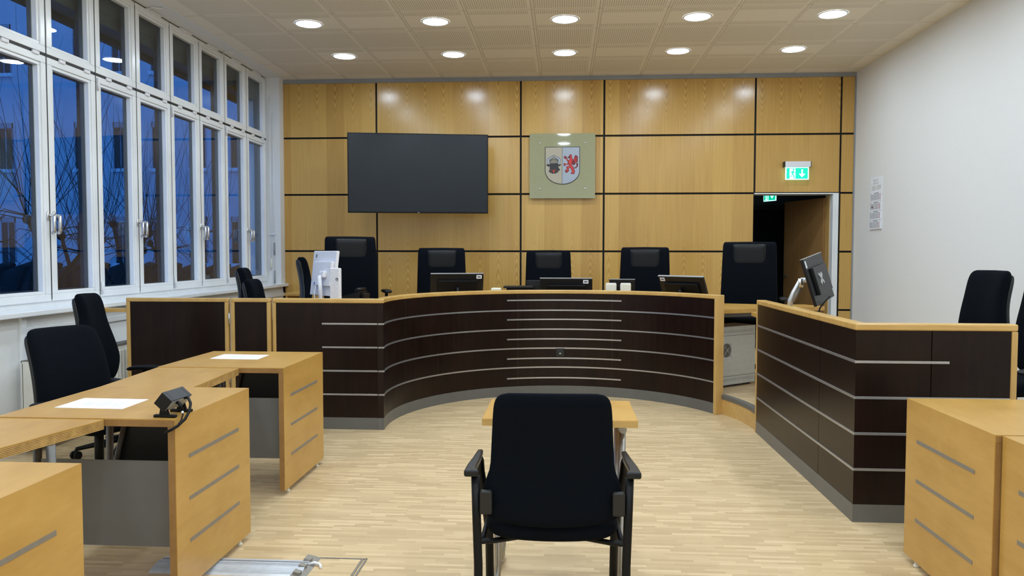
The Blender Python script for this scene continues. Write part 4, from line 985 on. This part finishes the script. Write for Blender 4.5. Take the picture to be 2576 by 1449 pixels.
arm(G().tube([(0,0,.0),(0,0,.05)], .030).mk('clamp', M_silver, ar)); arm(G().box(-.03,.05,-.03,.03,0,.05).mk('clamp_bracket', M_silver, ar, bevel=.006))
arm(G().tube([(0,0,.05),(.005,0,.11),(.03,0,.17),(.065,0,.235),(.08,0,.262)], (.016,.022), seg=12).mk('lower_arm', M_silver, ar))
arm(G().tube([(.022,.0,.10),(.075,0,.21)], .017).mk('gas_spring', M_slot, ar))
arm(G().tube([(.082,0,.215),(.082,0,.285)], .021).mk('elbow', M_chrome, ar)); arm(G().tube([(.082,0,.272),(.15,-.02,.272),(.196,-.055,.284)], (.014,.020), seg=12).mk('upper_arm', M_silver, ar))
tag(G().tube([(0,0,0),(-.05,-.02,-.05),(-.09,-.05,-.09),(-.10,-.06,-.13)], .006, seg=8).mk('monitor_cable', M_plastic, loc=(2.05,6.12,1.03)), 'black cable hanging below the swing arm monitor', 'cable')
# ================================================================== outside: courtyard, facade, trees, car
struct(G().box(-60, XL-.6, -30, 60, -1.6, -1.5).mk('courtyard_ground', M_ground))
FY = 30.0
fb_ = thing('office_building', 'pale office building with dark windows across the courtyard, seen through the windows', 'building', (-20, FY, -1.5))
def FP(g, n, m, par=fb_):
    o = g.mk(n, m, par)
    if par == fb_: o.location = (20, -FY, 1.5)
    return o
FP(G().box(-60, -5.0, FY, FY+8, -1.5, 16), 'facade_wall', M_fac)
for k in range(-9, 6):
    x = -15.95+1.588*k
    for z0, hh in ((.95,1.85),(4.70,1.85),(8.50,1.95),(12.2,1.9)):
        o = FP(G().box(x-.30, x+.30, FY-.004, FY+.02, z0, z0+hh), 'window_opening', M_fglass)
        g = G(); g.box(x-.30,x-.27,FY-.03,FY-.004,z0,z0+hh); g.box(x+.27,x+.30,FY-.03,FY-.004,z0,z0+hh); g.box(x-.30,x+.30,FY-.03,FY-.004,z0+hh-.22,z0+hh); g.box(x-.02,x+.02,FY-.02,FY-.004,z0,z0+hh-.2)
        FP(g, 'window_frame', M_facf)
        FP(G().box(x-.36, x+.36, FY-.16, FY+.01, z0-.13, z0), 'window_ledge', M_facw)
g = G(); rh = random.Random(4)
for k in range(26):
    x = -24+.75*k; g.pillow(lambda u,v,sd: (x+u*.55, 22+.5*v+sd*.25, .1+v*.9+.1*sin(3*u)), 6, 6)
tag(g.mk('dark_hedge', M_bark), 'dark clipped hedge low in the courtyard below the trees', 'hedge')
def tree(x, y, s, seed, label):
    rnd = random.Random(seed); t = thing('pollarded_tree', label, 'tree', (x, y, -1.5), rnd.random()*6, 'bare pollarded trees in the courtyard')
    g = G(); g.tube([(0,0,0),(.03,.02,.9*s),(0,0,1.7*s)], .085, r2=.07, seg=10); ends = []
    for k in range(5):
        a = k*pi/2.5+rnd.random()*.6; r_ = (.5+.35*rnd.random())*s; z = (2.35+.55*rnd.random())*s
        p = [(0,0,1.6*s),(r_*.45*cos(a),r_*.45*sin(a),1.9*s),(r_*cos(a),r_*sin(a),z)]; g.tube(p, .045, r2=.03, seg=8)
        q = p[-1]; ends.append(q)
        g.lathe([(0,-.08),(.055,-.05),(.07,0),(.055,.06),(0,.085)], q, seg=8)
    g.mk('trunk', M_bark, t)
    g = G()
    for q in ends:
        for _ in range(10):
            a = rnd.random()*2*pi; l = (.9+2.0*rnd.random()**1.5)*s; sp = .15+.75*rnd.random()**1.5; d = rnd.uniform(-.15,.15)
            g.tube([q, (q[0]+sp*cos(a)*l*.35, q[1]+sp*sin(a)*l*.35, q[2]+l*.35), (q[0]+sp*cos(a)*l*.6+d*.3, q[1]+sp*sin(a)*l*.6, q[2]+l*.7), (q[0]+sp*cos(a)*l*.75+d, q[1]+sp*sin(a)*l*.75, q[2]+l)], .0052, r2=.0015, seg=4, cap=False)
        for _ in range(6):
            a = rnd.random()*2*pi; l = (.4+.5*rnd.random())*s
            g.tube([q, (q[0]+cos(a)*l*.6, q[1]+sin(a)*l*.6, q[2]+.12*l), (q[0]+cos(a)*l, q[1]+sin(a)*l, q[2]-.25*l)], .008, r2=.003, seg=4, cap=False)
    g.mk('shoots', M_bark, t)
tree(-7.8, 10.6, 1.18, 3, 'bare pollarded tree seen through the leftmost large pane')
tree(-8.0, 12.6, 1.18, 5, 'bare pollarded tree seen through the second and third panes')
tree(-8.3, 14.6, 1.18, 8, 'bare pollarded tree seen through the middle panes')
tree(-8.6, 17.4, 1.18, 11, 'bare pollarded tree seen through the far panes')
